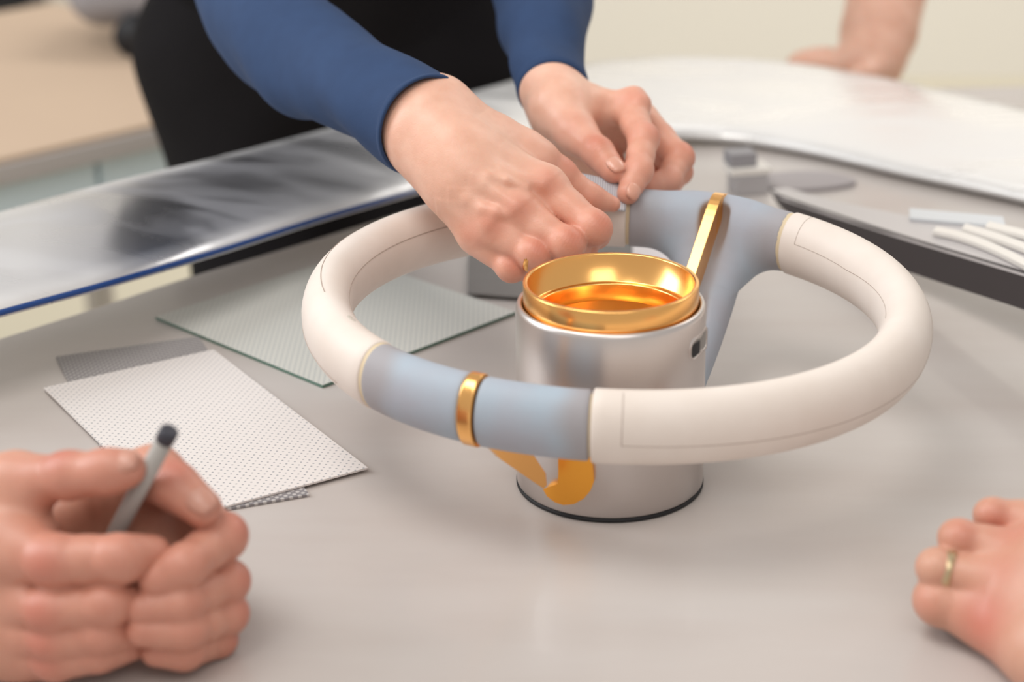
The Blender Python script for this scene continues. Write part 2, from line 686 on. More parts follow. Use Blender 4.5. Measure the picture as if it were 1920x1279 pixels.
# the back edge bows very slightly
pm = (pa+pb)/2+np.array([-d[1], d[0], 0])*.004
edge = spline([e0, pa, pm, pb, e1], 10)
outl = [e[:2] for e in edge]+[(1.05, 1.0), (1.35, .2), (1.25, -.62), (-.75, -.62)]
tb = empty('table', (.1, .1, -.03), 'large pale grey laminate worktop under the wheel, cards and hands', 'table')
prism('table_top', outl, -.032, 0, MT['table'], parent=tb, bevel=.004)
for x, y in ((-.6, -.5), (1.1, -.5), (.95, .8), (-.02, .62)):
    tube('leg', [(x, y, FZ), (x, y, -.031)], .025, MT['tableedge'], parent=tb)

# ------------------------------------------------------------------ long curved sheet metal panel
def zb(px):
    return .06-.048*min(max((px-200)/1150, 0), 1)


front = [(-420, 695), (-200, 634), (0, 577), (200, 523), (400, 465), (600, 402), (800, 345), (950, 300), (1080, 268), (1180, 252), (1270, 248), (1360, 253), (1450, 264), (1560, 285), (1700, 318), (1920, 366), (2150, 424), (2400, 492)]
back = [(-420, 520), (-200, 455), (0, 397), (200, 343), (400, 296), (600, 245), (760, 203), (900, 168), (1010, 138), (1110, 118), (1220, 108), (1330, 107), (1450, 115), (1560, 128), (1700, 155), (1920, 205), (2150, 265), (2400, 335)]
fs_, bs_ = spline(front, 6), spline(back, 6)
F_ = [T(p[0], p[1], zb(p[0])) for p in fs_]
B_ = [T(p[0], p[1], zb(p[0])+.012) for p in bs_]
NR, TH = 14, .006
rows = []
for f_, b_ in zip(F_, B_):
    row = []
    for j in range(NR+1):
        t = j/NR
        p = f_*(1-t)+b_*t
        p = p+np.array([0, 0, .005*sin(pi*t)**.8])
        row.append(p)
    fwd = (f_-b_)/np.linalg.norm(f_-b_)
    row[0] = row[0]+np.array([0, 0, -.001])
    rows.append(row)
L = len(rows)
vs = [p for r in rows for p in r]+[p-np.array([0, 0, TH]) for r in rows for p in r]
N1 = NR+1
o_ = L*N1
fs = []
for i in range(L-1):
    for j in range(NR):
        a, b, c, e = i*N1+j, i*N1+j+1, (i+1)*N1+j+1, (i+1)*N1+j
        fs += [(a, b, c, e), (o_+e, o_+c, o_+b, o_+a)]
    for j in (0, NR):
        a, c = i*N1+j, (i+1)*N1+j
        fs.append((a, c, o_+c, o_+a))
for i in (0, L-1):
    for j in range(NR):
        fs.append((i*N1+j, i*N1+j+1, o_+i*N1+j+1, o_+i*N1+j))
panel = empty('body_panel', rows[L//2][NR//2]-np.array([0, 0, .02]), 'long curved sanded aluminium panel sweeping behind the hands along the table back', 'panel')
bare = []
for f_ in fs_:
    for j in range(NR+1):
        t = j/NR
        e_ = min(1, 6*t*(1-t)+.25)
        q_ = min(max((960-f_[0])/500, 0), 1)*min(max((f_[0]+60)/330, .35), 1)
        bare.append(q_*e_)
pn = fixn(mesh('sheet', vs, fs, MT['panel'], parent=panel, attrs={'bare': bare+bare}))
# blue edge on the left stretch
pth = [rows[i][0]+np.array([0, 0, -.0025]) for i in range(4, L) if fs_[i][0] < 830]
tube('blue_edging', pth, [.0022]*(len(pth)-4)+[.0019, .0015, .001, .0006], MT['bluetape'], parent=panel, n=8, label='blue edge strip')
# supports under the panel on the table
for px, py in ((1420, 225), (1850, 305)):
    c = T(px, py, 0)
    v, f = box_vf((c[0], c[1], .0022), (.05, .05, .0044))
    mesh('support_pad', v, f, MT['midgrey'], parent=panel, smooth=False, bevel=.002)

# ------------------------------------------------------------------ bench and things on the left behind
b0, b1 = T(-420, 400, -.12), T(330, 225, -.12)
db = (b1-b0)/np.linalg.norm(b1-b0)
nb = np.array([-db[1], db[0], 0])
if nb[1] < 0:
    nb = -nb
b1 = b1+db*.3
be = empty('workbench', (b0+b1)/2, 'tan topped bench with grey front edge behind the table on the left', 'bench')
q = [b0, b1, b1+nb*.78, b0+nb*.78]
prism('bench_top', [p[:2] for p in q], -.124, -.118, MT['tan'], parent=be)
q2 = [b0-nb*.004, b1-nb*.004, b1+nb*.776, b0+nb*.776]
prism('bench_frame', [p[:2] for p in q2], -.150, -.1245, MT['benchgrey'], parent=be, bevel=.003)
ang = atan2(db[1], db[0])
bl_ = np.linalg.norm(b1-b0)
for k in range(4):
    c = b0+db*bl_*(.125+.25*k)+nb*.2
    v, f = box_vf((c[0], c[1], -.2155), (bl_*.242, .38, .128), ang)
    mesh('drawer', v, f, MT['paleblue'], parent=be, smooth=False, bevel=.004, label='pale blue drawer')
for t, s in ((.1, .08), (.975, .06), (.1, .7), (.975, .7)):
    c = b0+(b1-b0)*t+nb*s
    tube('leg', [(c[0], c[1], FZ), (c[0], c[1], -.1495)], .025, MT['benchgrey'], parent=be)
# grey sculpted model with a dark underside on the bench
g0 = T(262, 96, -.118)
mo = empty('sculpted_model', g0, 'blurred grey car model with dark wheel on the tan bench', 'model')
Fd = Field(g0+np.array([-.34, -.2, -.02]), g0+np.array([.5, .34, .36]), .006)
for s in (0, .08, .15):
    y = s
    Fd.add([g0+np.array([-.055, .02+y, .085]), g0+np.array([.06, .02+y, .10]), g0+np.array([.3, .04+y, .09])], [.05, .062, .06], .05)
Fd.add([g0+np.array([.05, .12, .14]), g0+np.array([.3, .12, .15])], [.06, .06], .06)
v, f = Fd.mesh()
mesh('body', relax(v, f, 2), f, MT['midgrey'], parent=mo)
for xx in (.005, .33):
    wv_ = [g0+np.array([xx, -.045, .030]), g0+np.array([xx, .0, .030])]
    tube('wheel', wv_, .030, MT['black'], n=32, parent=mo)
# dark box on the far wall
bc = onplane(30, 2, (0, 4.43, 0), np.array([0, 1., 0]))
dk = empty('wall_box', bc, 'dark box mounted on the far cream wall at the upper left', 'box')
v, f = box_vf((bc[0]-.03, 4.42, bc[2]+.02), (.22, .14, .10))
mesh('body', v, f, MT['darkgrey'], parent=dk, smooth=False, bevel=.01)
v, f = box_vf((bc[0]-.03, 4.345, bc[2]+.02), (.18, .012, .07))
mesh('lid', v, f, MT['black'], parent=dk, smooth=False, bevel=.003)

# ------------------------------------------------------------------ cards on the table
def card(name, px, z0, th, m, label, cat, edge_m=None, group=None):
    P_ = [T(x, y, z0) for x, y in px]
    if len(P_) == 3:
        P_.append(P_[0]+P_[2]-P_[1])
    c = sum(P_)/len(P_)
    # build in its own frame so that the pattern runs with the card
    x = P_[1]-P_[0]
    a = atan2(x[1], x[0])
    R = np.array([[cos(a), -sin(a)], [sin(a), cos(a)]])
    pts = [(p[:2]-c[:2])@R for p in P_]
    n = len(pts)
    vs = [(p[0], p[1], 0) for p in pts]+[(p[0], p[1], th) for p in pts]
    fs = [tuple(range(n))[::-1], tuple(range(n, 2*n))]+[(i, (i+1) % n, n+(i+1) % n, n+i) for i in range(n)]
    me = bpy.data.meshes.new(name)
    me.from_pydata(vs, [], fs)
    me.materials.append(m)
    if edge_m:
        me.materials.append(edge_m)
        for p in me.polygons:
            if abs(p.normal.z) < .5:
                p.material_index = 1
    o = bpy.data.objects.new(name, me)
    COL.objects.link(o)
    o.location = (c[0], c[1], z0)
    o.rotation_euler = (0, 0, a)
    fixn(o)
    return tag(o, label, cat, group)


card('sample_card', [(105, 672), (372, 634), (580, 931)], .0003, .0014, MT['dotgrey'], 'grey perforated sample card lying under the white dotted card', 'card')
card('sample_card', [(82, 730), (400, 658), (690, 880)], .002, .0012, MT['dotwhite'], 'white sample card with small dots beside the hand with the pen', 'card')
card('sample_sheet', [(292, 599), (605, 728), (967, 590)], .0003, .0022, MT['dotgreen'], 'pale green edged dotted sheet partly under the left side of the wheel', 'sheet', MT['greenedge'])
card('sample_board', [(878, 478), (877, 553), (1188, 576), (1186, 437)], .0026, .0016, MT['darkbrush'], 'dark brushed grey board lying behind the gold hub ring', 'board')
wc = spline([(1190, 455), (1235, 456), (1252, 460), (1261, 472), (1263, 488), (1263, 520)], 4)
card('sample_card', [(1186, 520)]+[(1186, 456)]+[tuple(p) for p in wc[1:]], .0044, .0012, MT['plainwhite'], 'small plain white card with rounded corner behind the gold hub ring', 'card')

# ------------------------------------------------------------------ right side: dark edged tray, little blocks, strips
tr_top = [(1440, 356), (1475, 352), (1560, 376), (1700, 404), (1880, 432), (2120, 470), (2330, 505), (2330, 640), (2120, 575), (1920, 513), (1700, 447), (1560, 402), (1470, 372)]
PT0, PTN = np.array([.135, 0, .02]), np.array([-.27, 0, 1.])


def TT(px, py, up=0.0):
    return onplane(px, py, PT0, PTN)+np.array([0, 0, up])


top = [TT(x, y) for x, y in tr_top]
trc = empty('tray', T(1850, 470, 0), 'dark sided grey metal tray holding clear pieces right of the wheel', 'tray')
nn_ = len(top)
fixn(mesh('tray_plate', top+[p-np.array([0, 0, .002]) for p in top], [tuple(range(nn_)), tuple(range(nn_, 2*nn_))[::-1]]+[(i, (i+1) % nn_, nn_+(i+1) % nn_, nn_+i) for i in range(nn_)], MT['traytop'], parent=trc, smooth=False))
fr_ = [(1440, 356), (1470, 372), (1560, 402), (1700, 447), (1920, 513), (2120, 575), (2330, 640)]
up = spline([TT(x, y) for x, y in fr_], 6)
vs, fs = [], []
for i, p in enumerate(up):
    t = i/(len(up)-1)
    drop = .004+.024*min(1, t*2.4)
    nrm = np.array([.4, 1.0, 0])*.006
    vs += [p+np.array([0, 0, .0005]), p+np.array([0, 0, -drop])+nrm, p+np.array([0, 0, -drop])+nrm+np.array([.001, .003, 0]), p+np.array([.001, .004, .0005])]
for i in range(len(up)-1):
    for j in range(4):
        a, b = i*4+j, i*4+(j+1) % 4
        fs.append((a, b, b+4, a+4))
fs += [(0, 1, 2, 3), tuple(range(len(vs)-4, len(vs)))]
fixn(mesh('tray_side', vs, fs, MT['darkside'], parent=trc, smooth=False, label='charcoal front side'))
for x, y in ((1640, 405), (2150, 545), (2200, 510)):
    c = TT(x, y)
    tube('foot', [(c[0], c[1]+.012, .0), (c[0], c[1]+.012, c[2]-.0018)], .006, MT['black'], parent=trc)
# strips lying on the tray
for k, pts in enumerate([[(1752, 437), (1800, 448), (1860, 470), (1930, 505)], [(1806, 432), (1850, 445), (1900, 462), (1960, 485)], [(1850, 428), (1900, 440), (1960, 455), (2010, 470)]]):
    pth = spline([TT(x, y, .004) for x, y in pts], 6)
    vs, fs = [], []
    for i, p in enumerate(pth):
        for dx, dz in ((-.006, 0), (.006, 0), (.006, .003), (-.006, .003)):
            vs.append(p+np.array([dx*.4, dx, dz-.0035]))
    for i in range(len(pth)-1):
        for j in range(4):
            a, b = i*4+j, i*4+(j+1) % 4
            fs.append((a, b, b+4, a+4))
    fs += [(0, 1, 2, 3), tuple(range(len(vs)-4, len(vs)))]
    o = fixn(mesh('plastic_strip', vs, fs, MT['strip'], smooth=False, origin=pth[0]))
    tag(o, ['white curved plastic strip on the tray, nearest the wheel', 'white curved plastic strip on the tray, middle of three', 'white curved plastic strip on the tray, furthest from the wheel'][k], 'strip', 'white strips on the tray')
cl = [TT(x, y, .0005) for x, y in ((1705, 396), (1880, 412), (1885, 430), (1705, 414))]
o = mesh('clear_sheet', cl+[p+np.array([0, 0, .002]) for p in cl], [(3, 2, 1, 0), (4, 5, 6, 7), (0, 1, 5, 4), (1, 2, 6, 5), (2, 3, 7, 6), (3, 0, 4, 7)], MT['palebluew'], smooth=False, origin=cl[0], label='small pale translucent sheet lying on the tray', cat='sheet')
# grey leaf shaped sample, blocks
lf = spline([(1440, 333), (1500, 328), (1560, 332), (1605, 346), (1570, 356), (1500, 362), (1440, 358), (1420, 345), (1440, 333)], 6)[:-1]
prism('leaf_template', [T(p[0], p[1], 0)[:2] for p in lf], .0005, .004, MT['leafgrey'], label='flat grey leaf shaped template lying behind the tray', cat='template')
c = T(1402, 362, 0)
v, f = box_vf((c[0], c[1]+.005, .009), (.030, .026, .018), .25)
o = mesh('metal_block', v-c, f, MT['blockmid'], smooth=False, bevel=.0015)
o.location = c
tag(o, 'small silver block behind the wheel, beneath another block', 'block')
c2 = T(1402, 362, 0)+np.array([-.001, .006, .0182])
v, f = box_vf((0, 0, .003), (.036, .028, .006), .22)
o = mesh('plastic_plate', v, f, MT['strip'], smooth=False, bevel=.001)
o.location = c2
tag(o, 'flat white plate sandwiched between two small blocks', 'plate')
c3 = c2+np.array([-.006, .002, .0062])
v, f = box_vf((0, 0, .006), (.024, .022, .012), .25)
o = mesh('metal_block', v, f, MT['midgrey'], smooth=False, bevel=.001)
o.location = c3
tag(o, 'small dark grey block topmost of the stack behind the wheel', 'block')
# ------------------------------------------------------------------ aluminium stand
CYR = .055
st = empty('display_stand', (0, 0, 0), 'round brushed aluminium stand on the grey table carrying the steering wheel', 'stand')
lathe('base_gasket', [(0, .0), (.0545, .0), (.0553, .0006), (.0553, .0022), (.054, .0028), (0, .0028)], MT['black'], parent=st, label='black rubber foot ring')
HA = .1141
RA = .0541
prof = [(0, .0028), (.0545, .0028), (CYR, .0034), (.0547, .06), (RA+.0002, HA-.0035), (RA-.0006, HA-.001), (RA-.0018, HA), (RA-.0030, HA-.0006), (.0504, HA-.002), (.0504, .088), (0, .088)]
lathe('stand_body', prof, MT['alu'], parent=st, n=160)


def cylhit(px, py, r=CYR):
    d_ = CF+CR*(px-960)/FPX+CU*(639.5-py)/FPX
    A = d_[0]**2+d_[1]**2
    B = 2*(CC[0]*d_[0]+CC[1]*d_[1])
    Q = CC[0]**2+CC[1]**2-r*r
    disc = max(B*B-4*A*Q, 0)
    t = (-B-sqrt(disc))/(2*A)
    return CC+d_*t


# key slot near the top right
def wrap(phi, z, r):
    return np.array([r*cos(phi), r*sin(phi), z])


ks = [cylhit(1281, 628, RA+.0003), cylhit(1316, 612, RA+.0003)]
ph0, ph1 = atan2(ks[0][1], ks[0][0]), atan2(ks[1][1], ks[1][0])
zc = .0955
def slot_outline(r_in, grow, n=10):
    """rounded slot in (phi,z)"""
    pts = []
    a0, a1, hz = -.62, -.13, .0058
    rr = .0045
    for cx_, cz_, s in ((a1, hz, 0), (a0, hz, 1), (a0, -hz, 2), (a1, -hz, 3)):
        for i in range(n+1):
            a = pi/2*s+pi/2*i/n
            ox = (cx_-(rr/CYR if cx_ == a1 else -rr/CYR))+cos(a)*(rr+grow)/CYR
            oz = (cz_-(rr if cz_ > 0 else -rr))+sin(a)*(rr+grow)
            pts.append((ox, zc+oz))
    return pts


R1 = RA+.0006
o_out, o_mid, o_in = slot_outline(0, .0016), slot_outline(0, .0004), slot_outline(0, -.0008)
n = len(o_out)
vs = [wrap(a, z, R1-.0008) for a, z in o_out]+[wrap(a, z, R1+.0009) for a, z in o_mid]+[wrap(a, z, R1+.0002) for a, z in o_in]+[wrap(a, z, R1-.0006) for a, z in o_in]
fs = [(k*n+i, k*n+(i+1) % n, (k+1)*n+(i+1) % n, (k+1)*n+i) for k in range(3) for i in range(n)]
fixn(mesh('slot_rim', vs, fs, MT['alu'], parent=st, label='bright rounded slot edge'))
# slot floor as a grid patch; a flat black patch paints the opening's shade
ins = [wrap(a, z, R1+.0001) for a, z in slot_outline(0, -.0006)]
cen = wrap(-.375, zc, R1+.0001)
mid = []
for t in (.75, .5, .25):
    for a, z in slot_outline(0, -.0006):
        mid.append(wrap(-.375+(a+.375)*t, zc+(z-zc)*t, R1+.0001))
vs = ins+mid+[cen]
fs = [(k*n+i, k*n+(i+1) % n, (k+1)*n+(i+1) % n, (k+1)*n+i) for k in range(3) for i in range(n)]+[(3*n+i, 3*n+(i+1) % n, 4*n) for i in range(n)]
sf_ = fixn(mesh('slot_floor', vs, fs, MT['slotgrey'], parent=st))
vs, fs = [], []
for i in range(7):
    a = -.60+.17*i/6
    for z in (zc-.0040, zc+.0036):
        vs.append(wrap(a, z, R1+.0004))
for i in range(6):
    fs.append((2*i, 2*i+2, 2*i+3, 2*i+1))
fixn(mesh('slot_hole_shade', vs, fs, MT['black'], parent=sf_, label='flat black patch painted for the dark opening'))

# ------------------------------------------------------------------ steering wheel
WC = np.array([.0016, .0441, .0917])
WN = np.array([.0194, -.0724, 1.]); WN /= np.linalg.norm(WN)
WA = np.cross([0, 1, 0], WN); WA /= np.linalg.norm(WA)
WB = np.cross(WN, WA)
WW, WH = .0146, .0201


def rimc(th):
    r = .1582+.0127*cos(2*th)-.0024*sin(2*th)
    return WC+r*(cos(th)*WA+sin(th)*WB)


def rimf(th):
    c = rimc(th)
    t = rimc(th+.001)-rimc(th-.001)
    t /= np.linalg.norm(t)
    return c, t, np.cross(t, WN)


def rimp(th, psi, g=0.0):
    c, t, r = rimf(th)
    # fuller top shoulder, like the foam blank
    return c+(WW+g)*cos(psi)*r+(WH+g)*sin(psi)*WN


def loft(name, d0, d1, m, grow=0.0, parent=None, ns=40, cap=.0012, step=None, sand=None, **k):
    vs, fs, sa = [], [], []
    ths = np.linspace(radians(d0), radians(d1), ns)
    arc = .16
    L_ = [(ths[0], -cap)]+[(ths[0]+cap*.4/arc, -cap*.3)]+[(t, 0) for t in np.linspace(ths[0]+cap/arc, ths[-1]-cap/arc, ns)]+[(ths[-1]-cap*.4/arc, -cap*.3)]+[(ths[-1], -cap)]
    NP = 48
    for t, g in L_:
        for j in range(NP):
            vs.append(rimp(t, 2*pi*j/NP, grow+g))
            if sand:
                q_ = min(max((sand[1]-abs(math.degrees(t)-sand[0]))/sand[2]+.5+.15*sin(3*2*pi*j/NP), 0), 1)
                sa.append(.85*q_*q_*(3-2*q_))
    K = len(L_)
    for i in range(K-1):
        for j in range(NP):
            j2 = (j+1) % NP
            fs.append((i*NP+j, i*NP+j2, (i+1)*NP+j2, (i+1)*NP+j))
    fs.append(tuple(range(NP)))
    fs.append(tuple(range((K-1)*NP, K*NP))[::-1])
    return fixn(mesh(name, vs, fs, m, parent=parent, attrs={'sanded': sa} if sand else None, **k))


sw = empty('steering_wheel', (0, 0, .088), 'white and blue foam steering wheel model with gold spokes and gold hub ring', 'steering wheel')
# hub ring (gold cup)
lathe('hub_ring', [(.0425, .0885), (.0500, .0885), (.0500, .1250), (.0497, .1257), (.0476, .1257), (.0472, .1250), (.0472, .1085), (.0450, .1078), (.0440, .1085), (.0428, .1085), (.0425, .1078), (.0425, .0885)], MT['gold'], n=160, parent=sw, label='polished gold hub ring')
lathe('hub_floor', [(0, .0895), (.0423, .0895), (.0423, .098), (0, .098)], MT['goldd'], n=96, parent=sw)
# rim
DL, DR = 216.3, 265.4
BL, BR = 86.0, 43.5
w1 = loft('white_rim', 86.6, DL-.3, MT['white'], grow=.0006, parent=sw, ns=60, label='white foam rim length, left side')
w2 = loft('white_rim', DR+.45, 360+BR-.4, MT['white'], grow=.0008, parent=sw, ns=70, label='white foam rim length, right side')
loft('rim_core', 80, 89, MT['cream'], grow=-.0012, parent=sw, ns=8)
loft('rim_core', DR-3, DR+3, MT['cream'], grow=-.0022, parent=sw, ns=8)
loft('rim_core', 360+BR-2, 360+BR+2, MT['cream'], grow=-.0003, parent=sw, ns=8)
loft('rim_core', DL-2, DL+2, MT['cream'], grow=-.0003, parent=sw, ns=8)
loft('blue_rim', DL+.2, 239.0, MT['blue_casing'], sand=(DL, 7, 6), grow=-.0001, parent=sw, ns=24, label='blue foam rim length left of the gold band')
loft('blue_rim', 242.6, DR-.1, MT['blue_casing'], sand=(DR, 5, 6), grow=-.0001, parent=sw, ns=24, label='blue foam rim length right of the gold band')
loft('gap_core', 238.2, 243.4, MT['bandgap'], grow=-.0022, parent=sw, ns=8)
loft('gold_band', 239.3, 242.2, MT['goldb'], grow=.0010, parent=sw, ns=8, cap=.0006, label='gold band around the near rim')


# pencil lines and grey discs that paint the shade of shallow dimples
def surfline(d0, d1, psi0, psi1, n_=60):
    pts = []
    for i in range(n_):
        t = i/(n_-1)
        pts.append(rimp(radians(d0+(d1-d0)*t), psi0+(psi1-psi0)*t, .00065))
    return tube('pencil_line', pts, .0003, MT['line'], n=6, parent=w1 if 90 < d0 < 217 else w2)


surfline(93, 196, radians(158), radians(150))
surfline(150, DL-8, radians(12), radians(-28))
surfline(DR+6.5, 340, radians(-8), radians(-18))
surfline(340, 360, radians(-18), radians(30), 30)
surfline(20, BR-5, radians(162), radians(160), 30)
surfline(-12, 20, radians(140), radians(162), 30)
surfline(BR-5, BR-4.9, radians(160), radians(70), 24)
surfline(DR+6.5, DR+6.6, radians(-8), radians(86), 24)
surfline(190, 150, radians(85), radians(48))
for th_, ps in ((153, 60), (203, 108), (278, 95), (28.5, 62), (357, 110)):
    c_, t_, r_ = rimf(radians(th_))
    p_ = rimp(radians(th_), radians(ps), .0006)
    nn = (WW*cos(radians(ps))*r_/WW**2*WW+WH*sin(radians(ps))*WN/WH**2*WW)
    nn /= np.linalg.norm(nn)
    s_ = np.cross(nn, t_)
    vs, fs = [], []
    K = 20
    for ring, (rr, hh) in enumerate(((.0048, -.0012), (.0042, .00005), (.0024, .0001))):
        for i in range(K):
            a = 2*pi*i/K
            vs.append(p_+t_*rr*cos(a)+s_*rr*.5*sin(a)+nn*(hh-.0002*abs(sin(a))**2))
    vs.append(p_+nn*.0001)
    fs = [(k*K+i, k*K+(i+1) % K, (k+1)*K+(i+1) % K, (k+1)*K+i) for k in range(2) for i in range(K)]+[(2*K+i, 2*K+(i+1) % K, 3*K) for i in range(K)]
    fixn(mesh('dimple_disc', vs, fs, MT['dimple'], parent=w1 if 90 < th_ < 217 else w2))

# blue far section with the flared spoke, carved with a groove for the blade
def wf(p):
    """world to flattened wheel frame"""
    q = np.array(p)-WC
    return np.array([q@WA, q@WB, (q@WN)*WW/WH])


def wfinv(v):
    return WC+v[:, 0:1]*WA+v[:, 1:2]*WB+v[:, 2:3]*WH/WW*WN


TS = radians(62.5)
sp_rim = rimc(TS)
sp_low = np.array([.032, .046, .030])
pw = [wf(rimc(t)) for t in np.linspace(radians(BR+.2), radians(BL-.2), 26)]
lo = np.min([wf(sp_low)]+pw, 0)-.03
hi = np.max([wf(sp_low)]+pw, 0)+.03
Fd = Field(lo, hi, .0010)
Fd.add(pw, [WW]*len(pw), .002, .0001)
A_, B_s = wf(sp_rim), wf(sp_low)
def lerp(a, b, t):
    return a*(1-t)+b*t
tang = pw[12]-pw[14]
tang /= np.linalg.norm(tang)
gd = B_s-A_
gd /= np.linalg.norm(gd)
bn = np.cross(gd, tang)
if bn[2] < 0:
    bn = -bn
for sg in (-1, 1):
    ch = [A_-bn*.009+tang*sg*.013, lerp(A_, B_s, .28)-bn*.013+tang*sg*.0115, lerp(A_, B_s, .6)-bn*.014+tang*sg*.0095, B_s-bn*.010+tang*sg*.006]
    ch4 = spline([np.append(p, r) for p, r in zip(ch, [.0085, .0092, .0088, .0075])], 6)
    Fd.add([p[:3] for p in ch4], [p[3] for p in ch4], .028, .0004)
# groove (sunk all round the blade, open toward the camera and the top)
g1, g2 = A_+gd*(-.0)+bn*.012, B_s+bn*.014
for sg in (-1, 0, 1):
    Fd.sub([A_+gd*.008+bn*.0125+tang*sg*.003, lerp(A_, B_s, .5)+bn*.001+tang*sg*.003, B_s+gd*.02+bn*.001+tang*sg*.002], [.0065, .0065, .0065], .003)
# clean ends at the joints with the white rim
def cut(Fd, th_, sign):
    c_, t_, r_ = rimf(th_)
    a = wf(c_)
    b = wf(c_+t_*.01)-a
    b /= np.linalg.norm(b)
    P = [Fd.ax[0][:, None, None]-a[0], Fd.ax[1][None, :, None]-a[1], Fd.ax[2][None, None, :]-a[2]]
    pl = sign*(P[0]*b[0]+P[1]*b[1]+P[2]*b[2])
    r = np.sqrt(P[0]**2+P[1]**2+P[2]**2)
    Fd.d[:] = np.where(r < .05, np.maximum(Fd.d, pl), Fd.d)
cut(Fd, radians(BR+.3), -1)
cut(Fd, radians(BL-.3), 1)
v, f = Fd.mesh()
v = relax(v, f, 2, .4)
gm = np.full(len(v), 1.)
for sg in (-1, 0, 1):
    q4 = [A_+gd*.008+bn*.0125+tang*sg*.003, lerp(A_, B_s, .5)+bn*.001+tang*sg*.003, B_s+gd*.02+bn*.001+tang*sg*.002]
    for qa_, qb_ in zip(q4, q4[1:]):
        gm = np.minimum(gm, rcone([v[:, 0], v[:, 1], v[:, 2]], qa_, qb_, .0065, .0065))
v = wfinv(v)
cas = fixn(mesh('blue_spoke_casing', v, f, MT['blue_casing'], parent=sw, attrs={'sanded': np.maximum(np.clip(1-(gm-.0004)/.0008, 0, 1), .8*np.clip(1-(np.minimum(np.linalg.norm(v-rimc(radians(BR)), axis=1), np.linalg.norm(v-rimc(radians(BL)), axis=1))-.018)/.014, 0, 1))}, label='flared blue foam spoke casing at the far rim'))

# gold blade of the far spoke: plate standing in the spoke plane
def plate(name, ridge, depth, half, m, tdir, ddir, parent, bevel=.0006):
    """ridge: top edge points; plate goes down by depth[i] along ddir, half thickness along tdir"""
    vs, fs = [], []
    for p, dd, h_ in zip(ridge, depth, half):
        for s, u in ((-1, 0), (1, 0), (1, 1), (-1, 1)):
            vs.append(p+tdir*s*h_+ddir*dd*u)
    for i in range(len(ridge)-1):
        for j in range(4):
            a, b = i*4+j, i*4+(j+1) % 4
            fs.append((a, b, b+4, a+4))
    fs += [(0, 1, 2, 3), tuple(range(len(vs)-4, len(vs)))]
    return fixn(mesh(name, vs, fs, m, parent=parent, smooth=False, bevel=bevel))


c_, t_, r_ = rimf(TS)
u_in = -r_
if (sp_low-sp_rim)@u_in < 0:
    u_in = -u_in
top_p = W(1346, 367, 1.188)
def inplane(px, py):
    """point of the spoke's own plane (through the rim tangent normal)"""
    return onplane(px, py, rimc(TS), t_)
ridge = spline([rimp(TS, radians(110), -.002), rimp(TS, radians(100), .0024), inplane(1350, 362), inplane(1340, 376), inplane(1318, 440), inplane(1295, 510), inplane(1276, 570), inplane(1259, 622)], 6)
dirw = (inplane(1276, 570)-inplane(1338, 376))
dirw /= np.linalg.norm(dirw)
dd_ = np.cross(t_, dirw)
if dd_[2] > 0:
    dd_ = -dd_
dep = [.006]*6+[.010+.024*min(1, i/12) for i in range(len(ridge)-6)]
plate('gold_spoke', ridge, dep, [.0036]*len(ridge), MT['goldb'], t_, dd_, sw)
# gold band over the far rim
loft('gold_band', 61.0, 64.0, MT['goldb'], grow=.0028, parent=sw, ns=8, cap=.0005, label='gold band over the far rim')
# near spoke: plate dropping under the rim toward the stand, ending in a tab wrapped on the stand
TN = radians(240.7)
cN, tN, rN = rimf(TN)
if tN@CR < 0:
    tN = -tN
q_ = cylhit(1062, 938)
tN = np.cross(q_-cN, [0, 0, 1.])
tN[2] = 0
tN /= np.linalg.norm(tN)
if tN@CR < 0:
    tN = -tN


def nearpl(px, py):
    return onplane(px, py, cN+tN*.003, tN)


poly = [nearpl(*p) for p in ((905, 800), (915, 836), (940, 862), (985, 893), (1020, 917), (1026, 910), (1024, 888), (1000, 852), (985, 800))]
npn = len(poly)
vs = poly+[p-tN*.0058 for p in poly]
fs = [tuple(range(npn)), tuple(range(npn, 2*npn))[::-1]]+[(i, (i+1) % npn, npn+(i+1) % npn, npn+i) for i in range(npn)]
fixn(mesh('gold_spoke', vs, fs, MT['goldb'], parent=sw, smooth=False, bevel=.0005))
tabo = [(1052, 800), (1052, 885), (1051, 912), (1025, 914), (1032, 927), (1046, 938), (1061, 943), (1080, 941), (1097, 931), (1109, 916), (1115, 900), (1114, 880), (1110, 850), (1108, 800)]


def tabmesh(name, outline, r0, r1, m, **k):
    pts = [np.array(p, dtype=float) for p in outline]
    # fan rings toward the spine of the shape
    cen_ = np.array([1083., 890.])
    n = len(pts)
    vs = []
    for s in (1, .8, .6, .4, .2):
        for p in pts:
            q = cen_+(p-cen_)*s
            h = cylhit(q[0], q[1], CYR)
            a = atan2(h[1], h[0])
            vs.append(wrap(a, h[2], r1))
    h = cylhit(*cen_, CYR)
    vs.append(wrap(atan2(h[1], h[0]), h[2], r1))
    top_n = len(vs)
    for p in pts:
        h = cylhit(p[0], p[1], CYR)
        vs.append(wrap(atan2(h[1], h[0]), h[2], r0))
    fs = [(k*n+i, k*n+(i+1) % n, (k+1)*n+(i+1) % n, (k+1)*n+i) for k in range(4) for i in range(n)]
    fs += [(4*n+i, 4*n+(i+1) % n, 5*n) for i in range(n)]
    fs += [(i, (i+1) % n, top_n+(i+1) % n, top_n+i) for i in range(n)]
    fs.append(tuple(range(top_n, top_n+n)))
    return fixn(mesh(name, vs, fs, m, smooth=False, **k))


def dense(pts, n=4):
    out = []
    for i in range(len(pts)):
        a, b = np.array(pts[i], float), np.array(pts[(i+1) % len(pts)], float)
        for j in range(n):
            out.append(tuple(a+(b-a)*j/n))
    return out


tabmesh('gold_tab', dense(tabo), .0545, .0582, MT['goldtab'], parent=sw, label='gold hooked end of the near spoke')

